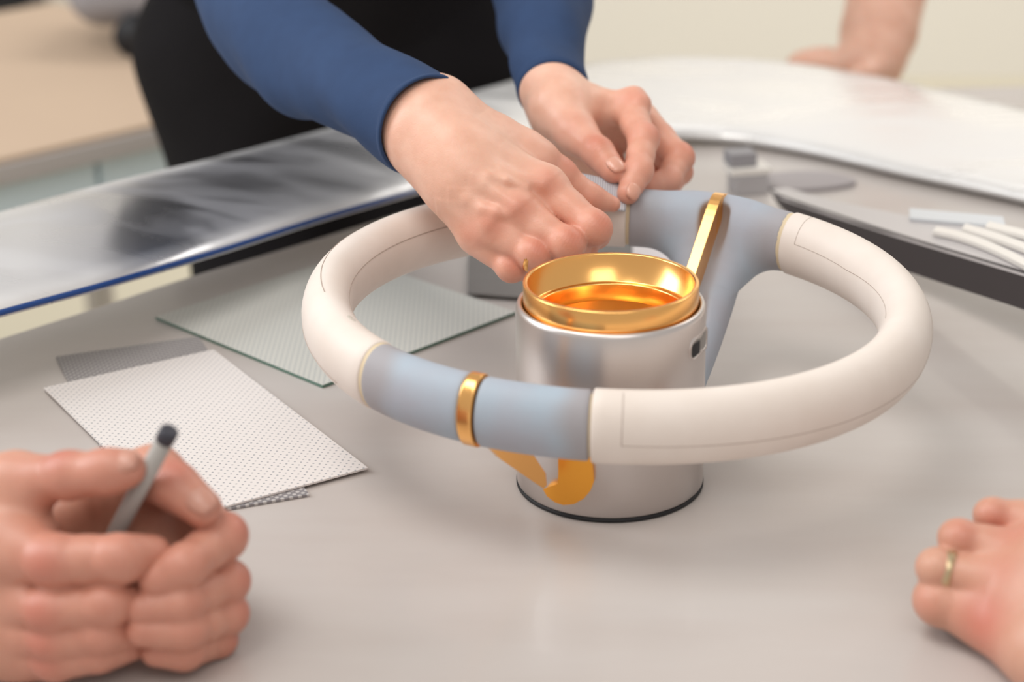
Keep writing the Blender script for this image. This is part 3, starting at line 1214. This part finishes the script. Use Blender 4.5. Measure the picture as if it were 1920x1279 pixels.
# ------------------------------------------------------------------ fabric strip being laid over the far rim
def fabric():
    vs, fs = [], []
    nu, nv = 22, 26
    for i in range(nu+1):
        t = i/nu
        thd = 104.0-(104.0-86.6)*t
        a1 = 148+6*t
        for j in range(nv+1):
            s = j/nv
            ps = 80+(a1-80)*s
            lift = .0013+.010*(1-t)*(1-s)**1.5+.0012*sin(pi*s*2+t*3)*.4+(.0045*((s-.7)/.3)**2 if s > .7 else 0)
            vs.append(rimp(radians(thd), radians(ps), lift))
    for i in range(nu):
        for j in range(nv):
            a = i*(nv+1)+j
            fs.append((a, a+1, a+nv+2, a+nv+1))
    o = mesh('fabric_strip', vs, fs, MT['fabric'], origin=vs[0])
    so = o.modifiers.new('thick', 'SOLIDIFY')
    so.thickness = .0011
    so.offset = 1
    return tag(o, 'ribbed grey fabric strip held on the far rim by the fingers', 'fabric')


fabric()
# ------------------------------------------------------------------ hands
class Hand:
    """fingers and palm as chains of capsules; one distance field, one mesh"""

    def __init__(s, vox=.001):
        s.palm, s.fing, s.ridge, s.dent, s.vox = [], [], [], [], vox
        s.red, s.joints, s.nails = [], [], []

    def p(s, pts, rads, k=.012):
        s.palm.append(([W(*q) for q in pts], [r/1000 for r in rads], k))

    def f(s, pts, rads, dors, k=.006, kj=.0035, nail=None, red=True, bulge=1.0, kf=.0012):
        """pts: knuckle, middle joint, end joint, tip (pixel, pixel, distance); dors: directions of the back of the finger"""
        P = [W(*q) for q in pts]
        R = [r/1000 for r in rads]
        dors = dors/np.linalg.norm(dors)
        pts2, r2 = [], []
        for i in range(len(P)):
            pts2.append(P[i])
            r2.append(R[i]*(1.03 if 0 < i < len(P)-1 else 1.0))
            if i < len(P)-1:
                pts2.append((P[i]+P[i+1])/2)
                r2.append((R[i]+R[i+1])/2*.955)
        s.fing.append((pts2, r2, k, kj, kf))
        for i in range(1, len(P)-1):
            t = P[i+1]-P[i-1]
            t /= np.linalg.norm(t)
            dd = dors-(dors@t)*t
            dd /= np.linalg.norm(dd)
            s.joints.append((P[i]+dd*R[i]*.7, t, R[i], dd))
            if red:
                s.red.append((P[i]+dd*R[i], R[i]*1.1, .7 if i == 1 else .45))
            s.ridge.append(([P[i]+dd*R[i]*.22-t*R[i]*.2, P[i]+dd*R[i]*.22+t*R[i]*.2], [R[i]*.86*bulge]*2, .004))
        if red:
            s.red.append((P[-1], R[-1]*1.3, .5))
            for i in range(1, len(P)):
                s.red.append((P[i], R[i]*1.9, .5))
                s.red.append(((P[i]+P[i-1])/2, R[i]*1.7, .36))
        if nail is not None:
            t = P[-1]-P[-2]
            t /= np.linalg.norm(t)
            n_ = nail-(nail@t)*t
            n_ /= np.linalg.norm(n_)
            s.nails.append((P[-1], t, n_, R[-1]))

    def r(s, pts, rads, k=.004):
        s.ridge.append(([W(*q) for q in pts], [r/1000 for r in rads], k))

    def d(s, pts, rads, k=.006):
        s.dent.append(([W(*q) for q in pts], [r/1000 for r in rads], k))

    def build(s):
        allp, allr = [], []
        for c in s.palm+s.fing:
            allp += list(c[0])
            allr += list(c[1])
        allp = np.array(allp)
        m = max(allr)+.006
        F = Field(allp.min(0)-m, allp.max(0)+m, s.vox)
        for pts, r, k in s.palm:
            F.add(pts, r, k, .006)
        palm = F.d.copy()
        out = palm.copy()
        fr = []
        for pts, r, k, kj, kf in s.fing:
            # each finger blends with the palm near its root only, other fingers just touch
            sl, dd = F.chain(pts, r, k, kj)
            if not dd.size:
                continue
            blended = smin(palm[sl], dd, k)
            out[sl] = smin(out[sl], blended, kf)
        F.d = out
        for pts, r, k in s.ridge:
            F.add(pts, r, k, .003)
        for pts, r, k in s.dent:
            F.sub(pts, r, k)
        # shallow seat under each nail
        v, f = F.mesh()
        v = relax(v, f, 2, .45)
        return v, f

    def attrs(s, v):
        blush = np.zeros(len(v))
        for c, r, a in s.red:
            d2 = ((v-c)**2).sum(1)
            blush = np.maximum(blush, a*np.exp(-d2/(2*(r*.9)**2)))
        along = np.zeros(len(v))
        crease = np.zeros(len(v))
        for c, t, R, dd in s.joints:
            q = v-c
            al = q@t
            d2 = (q**2).sum(1)
            m = np.exp(-d2/(2*(R*.62)**2))*np.clip((q@dd)/R+.6, 0, 1)
            along = np.where(m > crease, al, along)
            crease = np.maximum(crease, m)
        return {'blush': blush, 'along': along, 'crease': crease}

    def make_nails(s, parent, m, wid=.80, ln=1.15):
        for P, t, n, R in s.nails:
            b = np.cross(t, n)
            vs, fs = [], []
            NU, NV = 12, 12
            for i in range(NU+1):
                for j in range(NV+1):
                    u = -1+2*i/NU
                    w_ = -1+2*j/NV
                    # rounded outline
                    uu = u*sqrt(max(1-.42*w_*w_, 0)) if w_ > 0 else u*sqrt(1-.30*w_*w_)
                    a = uu*wid*1.02
                    l = w_*ln*R*.62*(1-.12*u*u)+R*.22
                    # surface follows the finger tip (capsule end)
                    drop = 0 if l < 0 else (R-sqrt(max(R*R-(l*.80)**2, 0)))
                    rr = R*1.012+.00025-drop
                    edge_ = max(abs(u), abs(w_))
                    rr -= .0007*max(0, edge_-.82)/.18
                    vs.append(P+t*l+rr*(cos(a)*n+sin(a)*b))
            for i in range(NU):
                for j in range(NV):
                    q = i*(NV+1)+j
                    fs.append((q, q+1, q+NV+2, q+NV+1))
            o = mesh('fingernail', vs, fs, m, parent=parent)
            so = o.modifiers.new('thick', 'SOLIDIFY')
            so.thickness = .0006
            so.offset = 0


def ring(name, c, axis, r, m, wid=.0018, th=.0009, parent=None, **k):
    axis = axis/np.linalg.norm(axis)
    x = np.cross(axis, [0, 0, 1.])
    x /= np.linalg.norm(x)
    y = np.cross(axis, x)
    vs, fs = [], []
    n = 48
    prof = [(0, -wid), (th*.8, -wid*.8), (th, 0), (th*.8, wid*.8), (0, wid), (-th*.5, 0)]
    for i in range(n):
        a = 2*pi*i/n
        for rr, ax_ in prof:
            vs.append(c+(r+rr)*(cos(a)*x+sin(a)*y)+axis*ax_)
    K = len(prof)
    for i in range(n):
        i2 = (i+1) % n
        for j in range(K):
            j2 = (j+1) % K
            fs.append((i*K+j, i*K+j2, i2*K+j2, i2*K+j))
    return fixn(mesh(name, vs, fs, m, parent=parent, **k))


CAMD = V(0, 0, -1)

# ---------- her right hand (nearer the left of the picture): back of the hand up, fingers reaching down to the rim
hA = Hand()
hA.p([(690, 175, 1.205), (790, 232, 1.158), (850, 300, 1.135)], [23, 24, 24], .012)     # wrist
hA.p([(745, 190, 1.18), (815, 200, 1.158)], [16, 20], .014)
hA.p([(800, 240, 1.150), (905, 300, 1.138), (1022, 352, 1.130)], [22, 17.5, 12.5], .016)          # to index knuckle
hA.p([(800, 245, 1.148), (890, 330, 1.128), (968, 400, 1.118)], [22, 16, 12.0], .016)           # middle
hA.p([(800, 260, 1.150), (865, 350, 1.128), (922, 428, 1.120)], [20, 15, 11.5], .016)          # ring
hA.p([(800, 262, 1.158), (850, 360, 1.138), (895, 440, 1.130)], [18, 13, 10.5], .016)          # little
hA.p([(835, 215, 1.160), (930, 265, 1.160), (1000, 300, 1.160)], [19, 16, 13], .014)           # thumb base web
hA.p([(860, 300, 1.160), (930, 380, 1.155)], [18, 16], .014)
# fingers
hA.f([(1022, 352, 1.130), (1112, 428, 1.112), (1116, 440, 1.138), (1118, 425, 1.160)], [11.8, 10.2, 8.6, 8.0], V(.5, .5, -.9), k=.011)
hA.f([(968, 400, 1.118), (1062, 458, 1.105), (1092, 462, 1.130), (1092, 440, 1.155)], [11.8, 10.0, 8.8, 8.0], V(.3, .5, -.9), k=.011)
hA.f([(922, 428, 1.120), (1000, 478, 1.108), (1040, 482, 1.128), (1060, 462, 1.150)], [11.2, 9.4, 8.2, 7.6], V(.2, .4, -.9), k=.011)
hA.f([(895, 440, 1.130), (958, 502, 1.118), (985, 503, 1.134), (1010, 485, 1.150)], [10.2, 8.4, 7.4, 6.8], V(.1, .4, -.9), k=.010)
hA.f([(985, 285, 1.162), (1048, 328, 1.168), (1104, 370, 1.173), (1149, 383, 1.178)], [12.2, 10.2, 8.2, 5.2], V(.4, .8, -.4), k=.012, nail=None)
# tendons and veins
hA.r([(860, 285, 1.1175), (940, 325, 1.113), (1015, 345, 1.114)], [3.0, 2.8, 3.4], .007)
hA.r([(850, 300, 1.1155), (910, 345, 1.1085), (965, 385, 1.104)], [3.2, 3.0, 3.4], .007)
hA.r([(840, 320, 1.118), (880, 370, 1.1125), (918, 412, 1.108)], [2.2, 2.2, 2.8], .008)
hA.r([(875, 300, 1.1135), (915, 330, 1.1085), (950, 338, 1.108), (985, 352, 1.110)], [1.9, 1.9, 1.8, 1.4], .004)
hA.r([(850, 345, 1.1165), (878, 372, 1.110), (905, 392, 1.107), (932, 392, 1.105)], [1.8, 1.9, 1.8, 1.4], .004)
hA.r([(905, 392, 1.107), (930, 400, 1.1045), (948, 402, 1.104)], [1.8, 2.1, 1.5], .004)
for q, rr in (((1026, 346, 1.1245), 9.8), ((974, 392, 1.112), 9.6), ((926, 420, 1.1145), 9.0), ((897, 434, 1.125), 8.2)):
    hA.r([q, (q[0]+4, q[1]+4, q[2])], [rr, rr*.9], .006)
    hA.red.append((W(q[0], q[1], q[2]-.009), .011, .55))

# ---------- her left hand: thumb and index pinching the strip
hB = Hand()
hB.p([(1020, 80, 1.345), (1034, 170, 1.285), (1060, 215, 1.265)], [24, 21.5, 20], .012)
hB.p([(1055, 195, 1.270), (1120, 205, 1.278), (1175, 205, 1.270)], [18, 14, 11.5], .014)       # index metacarpal
hB.p([(1060, 205, 1.285), (1130, 222, 1.300), (1198, 225, 1.290)], [17, 13, 11], .014)
hB.p([(1060, 215, 1.300), (1130, 245, 1.315), (1205, 255, 1.305)], [16, 12, 10.5], .014)
hB.p([(1050, 225, 1.290), (1100, 290, 1.300), (1150, 320, 1.305)], [18, 13, 10], .014)         # heel
hB.p([(1045, 205, 1.258), (1080, 250, 1.236)], [18, 13.5], .014)                              # thumb root
hB.f([(1178, 204, 1.268), (1206, 262, 1.226), (1196, 322, 1.205), (1178, 362, 1.194)], [11.4, 10.0, 9.2, 7.6], V(.75, .5, -.6), k=.008, nail=V(.25, -.35, -1))
hB.f([(1206, 222, 1.290), (1274, 296, 1.262), (1252, 338, 1.248), (1215, 352, 1.240)], [11, 9.2, 8.2, 7.6], V(.9, .4, -.5), k=.006)
hB.f([(1212, 250, 1.305), (1272, 322, 1.282), (1248, 356, 1.268), (1215, 362, 1.262)], [10.2, 8.8, 8.0, 7.4], V(.9, .1, -.5), k=.006)
hB.f([(1200, 270, 1.318), (1236, 338, 1.300), (1215, 360, 1.285), (1190, 362, 1.275)], [9.4, 8.0, 7.2, 6.6], V(.9, .1, -.5), k=.006)
hB.f([(1080, 250, 1.236), (1122, 288, 1.213), (1150, 320, 1.202)], [12.6, 10.2, 8.6], V(.1, .5, -1), k=.009, nail=V(.35, .35, -1))
hB.r([(1190, 184, 1.262), (1199, 196, 1.255)], [8.5, 8.5], .006)
hB.r([(1100, 185, 1.262), (1140, 182, 1.266), (1180, 184, 1.262)], [2.2, 2.2, 2.5], .008)
hB.red.append((W(1195, 188, 1.253), .012, .5))
hB.red.append((W(1080, 240, 1.225), .014, .35))

# ---------- the arms under the sleeves
def armfield(pts, rads, vox=.003):
    P = [np.array(q) for q in pts]
    F = Field(np.min(P, 0)-.07, np.max(P, 0)+.07, vox)
    F.add(P, rads, .002, .02)
    v, f = F.mesh()
    return relax(v, f, 2), f


elA, shA = W(500, 35, 1.34), W(500, -330, 1.50)
elB, shB = W(1000, -110, 1.50), W(900, -430, 1.58)
wrA, wrB = W(720, 192, 1.19), W(1024, 110, 1.325)
her = empty('person', (W(620, 300, 1.62)[0], W(620, 300, 1.62)[1], FZ), 'person in navy long-sleeved top and black trousers leaning over, laying fabric on the wheel', 'person')
vA, fA = hA.build()
vB, fB = hB.build()
vC, fC = armfield([wrA, elA, shA], [.024, .034, .042])
vD, fD = armfield([wrB, elB, shB], [.021, .034, .042])
hips = W(620, 60, 1.91)
chest = W(600, -520, 1.74)
vE, fE = armfield([np.array([hips[0], hips[1], hips[2]]), chest], [.10, .11], .006)
v, f = joinmesh([(vA, fA), (vB, fB), (vC, fC), (vD, fD), (vE, fE)])
at = {}
a1, a2 = hA.attrs(v), hB.attrs(v)
a1['crease'] = a1['crease']*.3
for k_ in ('blush', 'crease'):
    at[k_] = np.maximum(a1[k_], a2[k_])
at['along'] = np.where(a1['crease'] > a2['crease'], a1['along'], a2['along'])
mesh('body', v, f, MT['skinher'], parent=her, attrs=at)
hA.make_nails(her, MT['nail'])
hB.make_nails(her, MT['nail'])
# rings on her right hand
ra, rb = W(968-48, 430, 1.120), W(1000, 478, 1.108)
ring('finger_ring', lerp(W(922, 428, 1.120), W(1000, 478, 1.108), .98), W(1040, 480, 1.112)-W(935, 440, 1.120), .0104, MT['goldb'], parent=her, label='gold ring')


# sleeves
def sleeve(name, path, rads, m, seed=0, wr=.0022, parent=None, nsub=14, n=72, **k):
    pts = spline([np.concatenate([p, [r]]) for p, r in zip(path, rads)], nsub)
    P = [p[:3] for p in pts]
    R = [p[3] for p in pts]
    path_, tans, fr = frames(P)
    rs = np.random.RandomState(seed)
    ph = rs.rand(8)*6.28
    vs, fs = [], []
    s_ = 0
    L_ = len(P)
    for i, (p, (x, y), r) in enumerate(zip(P, fr, R)):
        if i:
            s_ += np.linalg.norm(P[i]-P[i-1])
        for j in range(n):
            a = 2*pi*j/n
            d = wr*(sin(s_*95+2.0*sin(a+ph[0])+ph[1])*.55*(.5+.5*cos(a+ph[2]))+sin(s_*48+1.5*sin(2*a+ph[3])+ph[4])*.6+.4*sin(3*a+s_*30+ph[5]))
            if i < 5:
                d = d*i/5+(.0007 if 1 <= i <= 3 else 0)
            vs.append(p+(r+d)*(cos(a)*x+sin(a)*y))
    for i in range(L_-1):
        for j in range(n):
            j2 = (j+1) % n
            fs.append((i*n+j, i*n+j2, (i+1)*n+j2, (i+1)*n+j))
    # turn the cuff inward
    base = len(vs)
    for q, dr in ((0, -.0016), (3, -.0022), (9, -.004)):
        for j in range(n):
            a = 2*pi*j/n
            x, y = fr[q]
            vs.append(P[q]+(R[q]+dr)*(cos(a)*x+sin(a)*y))
    seq = [0]+[base+i*n for i in range(3)]
    for i in range(3):
        for j in range(n):
            j2 = (j+1) % n
            fs.append((seq[i]+j2, seq[i]+j, seq[i+1]+j, seq[i+1]+j2))
    return fixn(mesh(name, vs, fs, m, parent=parent, **k))


sleeve('sleeve', [W(796, 236, 1.150), W(752, 208, 1.170), W(660, 157, 1.22), W(580, 108, 1.27), W(510, 48, 1.33), W(482, -40, 1.37), W(480, -330, 1.50)],
       [.0335, .0320, .0345, .0395, .0445, .046, .056], MT['sleeve'], 3, wr=.003, parent=her)
sleeve('sleeve', [W(1036, 172, 1.285), W(1030, 130, 1.31), W(1022, 60, 1.355), W(1014, -30, 1.43), W(1000, -120, 1.50), W(900, -430, 1.58)],
       [.0245, .0262, .0325, .040, .043, .056], MT['sleeve'], 8, parent=her)


# black clothes: torso and trousers as one distance field, cloth folded
def cloth(name, chains, vox, parent, m, k=.05, amp=.004, label=None):
    pts = np.array([p for c in chains for p in c[0]])
    R = max(max(c[1]) for c in chains)
    F = Field(pts.min(0)-R-.03, pts.max(0)+R+.03, vox)
    for P, r in chains:
        F.add(P, r, k, .04)
    v, f = F.mesh()
    v = relax(v, f, 2)
    nz = np.sin(v[:, 2]*38+3*np.sin(v[:, 0]*11))*np.sin(v[:, 0]*17+v[:, 1]*9)
    c = v.mean(0)
    dirs = v-c
    dirs[:, 2] = 0
    dirs /= np.linalg.norm(dirs, axis=1)[:, None]+1e-9
    v = v+dirs*(amp*nz)[:, None]
    return mesh(name, v, f, m, parent=parent, label=label)


def hx(px, py, z):
    return W(px, py, z)


# legs run down to the floor; knees just under table height
r_hip, l_hip = hx(492, 110, 1.93), hx(800, 90, 1.93)
pel = (r_hip+l_hip)/2
r_kn = hx(535, 560, 1.93)
l_kn = hx(840, 560, 1.94)
r_an = np.array([r_kn[0]+.02, r_kn[1]+.05, FZ+.08])
l_an = np.array([l_kn[0]+.03, l_kn[1]+.05, FZ+.08])
cloth('trousers', [([r_hip, r_kn, r_an], [.128, .086, .055]), ([l_hip, l_kn, l_an], [.122, .084, .055]), ([r_hip, pel+np.array([0, 0, .02]), l_hip], [.115, .12, .115])], .008, her, MT['dark'])
for an in (r_an, l_an):
    F = Field(an-np.array([.09, .22, .09]), an+np.array([.09, .12, .05]), .006)
    F.add([an+np.array([0, .02, -.035]), an+np.array([0, -.08, -.045]), an+np.array([0, -.15, -.05])], [.04, .036, .028], .02)
    v, f = F.mesh()
    v[:, 2] = np.maximum(v[:, 2], FZ+.001)
    mesh('shoe', v, f, MT['black'], parent=her)
ch1 = hx(600, -160, 1.86)
ch2 = chest
cloth('vest', [([pel+np.array([-.05, 0, .02]), ch1+np.array([-.05, 0, 0]), ch2+np.array([-.06, 0, 0])], [.125, .12, .12]), ([pel+np.array([.06, 0, .02]), ch1+np.array([.06, 0, 0]), ch2+np.array([.06, 0, 0])], [.125, .12, .12])], .008, her, MT['dark'], label='black vest')

# ---------- the man's clasped hands with the pen
him = empty('person', T(150, 1265, 0), 'person at the lower left, only two clasped hands holding a grey pen', 'person')
hC = Hand()
hC.p([(-330, 1120, .915), (-120, 1075, .895), (20, 1030, .885)], [30, 31, 25], .015)
hC.p([(-120, 1080, .900), (20, 1165, .890)], [30, 22], .015)
hC.p([(-100, 1120, .900), (30, 1195, .892)], [28, 20], .015)
hC.p([(-100, 1150, .905), (55, 1222, .893)], [26, 15], .015)
hC.p([(-150, 960, .905), (-60, 930, .895), (30, 905, .890)], [24, 21, 14], .015)
hC.f([(30, 905, .888), (130, 893, .872), (200, 886, .864), (238, 880, .862)], [12.5, 11.0, 10.2, 9.0], V(0, .9, -.5), k=.012, nail=V(.0, .75, -.9))
hC.f([(5, 1030, .876), (105, 1052, .862), (225, 1048, .858), (284, 1040, .868)], [14.5, 12.4, 11.4, 9.6], V(-.2, 0, -1), k=.009, kf=.0005)
hC.f([(10, 1120, .880), (98, 1143, .864), (200, 1134, .860), (262, 1128, .870)], [13.0, 11.2, 10.2, 8.6], V(-.2, 0, -1), k=.0075, kf=.0005)
hC.f([(20, 1180, .884), (100, 1200, .868), (190, 1190, .864), (250, 1184, .872)], [12.0, 10.0, 9.0, 8.0], V(-.2, 0, -1), k=.0075, kf=.0005)
hC.f([(40, 1222, .888), (105, 1240, .873), (185, 1226, .870), (245, 1212, .877)], [11.5, 9.4, 8.4, 7.4], V(-.2, 0, -1), k=.0075, kf=.0005)
hD = Hand()
hD.p([(-300, 1060, .985), (0, 1030, .975), (120, 1030, .955), (250, 1040, .935)], [30, 29, 26, 22], .015)
hD.p([(120, 1060, .955), (300, 1140, .925), (380, 1180, .918)], [24, 19, 12], .015)
hD.p([(120, 1000, .955), (260, 970, .925), (372, 975, .915)], [24, 17, 12], .015)
hD.p([(200, 1040, .94), (330, 1060, .92), (385, 1080, .918)], [22, 16, 12], .015)
hD.p([(150, 970, .94), (220, 910, .915), (290, 885, .898)], [20, 17, 12], .015)
hD.f([(290, 890, .897), (330, 915, .886), (378, 952, .878)], [11.8, 11.2, 9.8], V(.2, .7, -.8), k=.012, nail=V(.15, .65, -1))
hD.f([(375, 972, .915), (418, 1008, .890), (345, 1062, .866), (293, 1087, .862)], [11.5, 11.0, 10.4, 8.6], V(.6, .1, -.9), k=.0075, kf=.0005)
hD.f([(385, 1060, .918), (424, 1092, .894), (340, 1130, .868), (266, 1141, .862)], [11.2, 10.4, 9.8, 8.4], V(.6, .0, -.9), k=.006, kf=.0005)
hD.f([(385, 1125, .918), (424, 1152, .896), (345, 1182, .870), (266, 1183, .863)], [10.6, 9.8, 9.2, 8.0], V(.6, .0, -.9), k=.006, kf=.0005)
hD.f([(380, 1180, .918), (405, 1198, .900), (345, 1222, .878), (292, 1222, .874)], [10.0, 9.2, 8.4, 7.4], V(.6, -.1, -.9), k=.006, kf=.0005)
vC, fC = hC.build()
vD, fD = hD.build()
v, f = joinmesh([(vC, fC), (vD, fD)])
v[:, 2] = np.maximum(v[:, 2], .0015)
a1, a2 = hC.attrs(v), hD.attrs(v)
at = {k_: np.maximum(a1[k_], a2[k_]) for k_ in ('blush', 'crease')}
at['along'] = np.where(a1['crease'] > a2['crease'], a1['along'], a2['along'])
print('CMIN', vC[:, 2].min(), 'D', vD[:, 2].min())
mesh('body', v, f, MT['skinhim'], parent=him, attrs=at)
hC.make_nails(him, MT['nailhim'])
hD.make_nails(him, MT['nailhim'])
# pen
p0, p1 = W(319, 806, .856), W(196, 1040, .900)
ax_ = p0-p1
ln_ = np.linalg.norm(ax_)
ax_ /= ln_
pen = empty('pen', p1, 'grey pen with dark rounded end held upright in the clasped hands', 'pen')
tube('barrel', [p1-ax_*.045, p1-ax_*.0445, p1, p0-ax_*.0075], [.0035, .0043, .0044, .0044], MT['pen'], n=32, parent=pen)
tube('end_cap', [p0-ax_*.0078, p0-ax_*.007, p0-ax_*.001, p0-ax_*.0002, p0], [.0040, .0046, .0046, .0042, .0032], MT['pencap'], n=32, parent=pen, label='dark end cap')

# ---------- right edge: resting fist with a ring
rt = empty('person', T(1850, 1230, 0), 'person at the lower right, only a resting fist wearing a pale ring', 'person')
hE = Hand()
hE.p([(2300, 1400, .80), (2120, 1270, .828), (1990, 1180, .872)], [29, 29, 26], .015)
hE.p([(2080, 1270, .83), (1960, 1222, .857), (1860, 1165, .888)], [28, 19.5, 14.5], .015)
hE.p([(2080, 1180, .85), (1960, 1110, .876), (1868, 1095, .888)], [28, 20, 12.5], .015)
hE.p([(2080, 1130, .858), (1980, 1060, .882), (1895, 1040, .895)], [28, 19, 11.5], .015)
hE.p([(2080, 1090, .868), (2010, 1010, .895), (1950, 985, .908)], [26, 17, 11.0], .015)
hE.p([(2050, 1120, .90), (1910, 1110, .915)], [26, 18], .015)
hE.f([(1858, 1162, .888), (1764, 1128, .899), (1775, 1130, .922), (1810, 1120, .932)], [13.8, 11.8, 9.2, 8.0], V(-.5, .3, -1), k=.009, red=False, kf=.0006)
hE.f([(1868, 1092, .888), (1760, 1066, .897), (1772, 1072, .922), (1810, 1080, .932)], [11.0, 9.4, 8.8, 8.0], V(-.5, .3, -1), k=.006, red=False, kf=.0006)
hE.f([(1900, 1032, .895), (1800, 1010, .902), (1805, 1025, .927), (1840, 1040, .937)], [10.2, 9.0, 8.6, 8.0], V(-.5, .3, -1), k=.006, red=False, kf=.0006)
hE.f([(1960, 976, .908), (1862, 966, .914), (1865, 985, .936), (1890, 1010, .943)], [9.8, 8.0, 8.2, 7.8], V(-.5, .4, -1), k=.006, red=False, kf=.0006)
for q, r_, a in (((1858, 1166, .874), .014, .9), ((1888, 1085, .877), .012, .5), ((1905, 1000, .888), .012, .5), ((1740, 1130, .892), .008, .4), ((1805, 1000, .894), .008, .5), ((1868, 975, .906), .008, .6)):
    hE.red.append((W(*q), r_, a))
v, f = hE.build()
v[:, 2] = np.maximum(v[:, 2], .0008)
print('E min z', v[:, 2].min())
mesh('body', v, f, MT['skinright'], parent=rt, attrs=hE.attrs(v))
qa, qb = W(1868, 1092, .888), W(1760, 1066, .897)
ring('finger_ring', lerp(qa, qb, .84), qb-qa, .0099, MT['palering'], wid=.0032, th=.0011, parent=rt, label='pale gold ring')

# ---------- third person: forearm and hand on the far edge of the panel
th_p = empty('person', W(1640, 120, 2.02), 'person behind the metal panel, only a bare forearm and hand leaning on its edge', 'person')
hF = Hand(.003)
hF.p([(1745, -420, 2.20), (1672, -60, 2.06), (1648, 60, 2.02), (1628, 118, 1.995)], [48, 46, 42, 33], .02)
hF.p([(1640, 112, 2.0), (1590, 126, 1.99), (1550, 124, 1.985)], [30, 20, 12], .02)
hF.f([(1565, 128, 1.985), (1530, 124, 1.985), (1505, 122, 1.985), (1486, 121, 1.985)], [10, 9, 8, 7], V(0, 1, 0), k=.01, red=False)
hF.f([(1570, 122, 2.01), (1535, 116, 2.01), (1508, 114, 2.01), (1488, 114, 2.01)], [10, 9, 8, 7], V(0, 1, 0), k=.01, red=False)
hF.f([(1575, 116, 2.035), (1540, 110, 2.035), (1515, 108, 2.035), (1496, 108, 2.035)], [10, 9, 8, 7], V(0, 1, 0), k=.01, red=False)
hF.f([(1580, 110, 2.06), (1550, 104, 2.06), (1530, 103, 2.06), (1512, 103, 2.06)], [9, 8, 7, 6], V(0, 1, 0), k=.01, red=False)
hF.f([(1640, 130, 1.965), (1625, 140, 1.955), (1600, 143, 1.95)], [13, 11, 9], V(0, 1, 0), k=.012, red=False)
v, f = hF.build()
mesh('body', v, f, MT['skinher'], parent=th_p, attrs=hF.attrs(v))
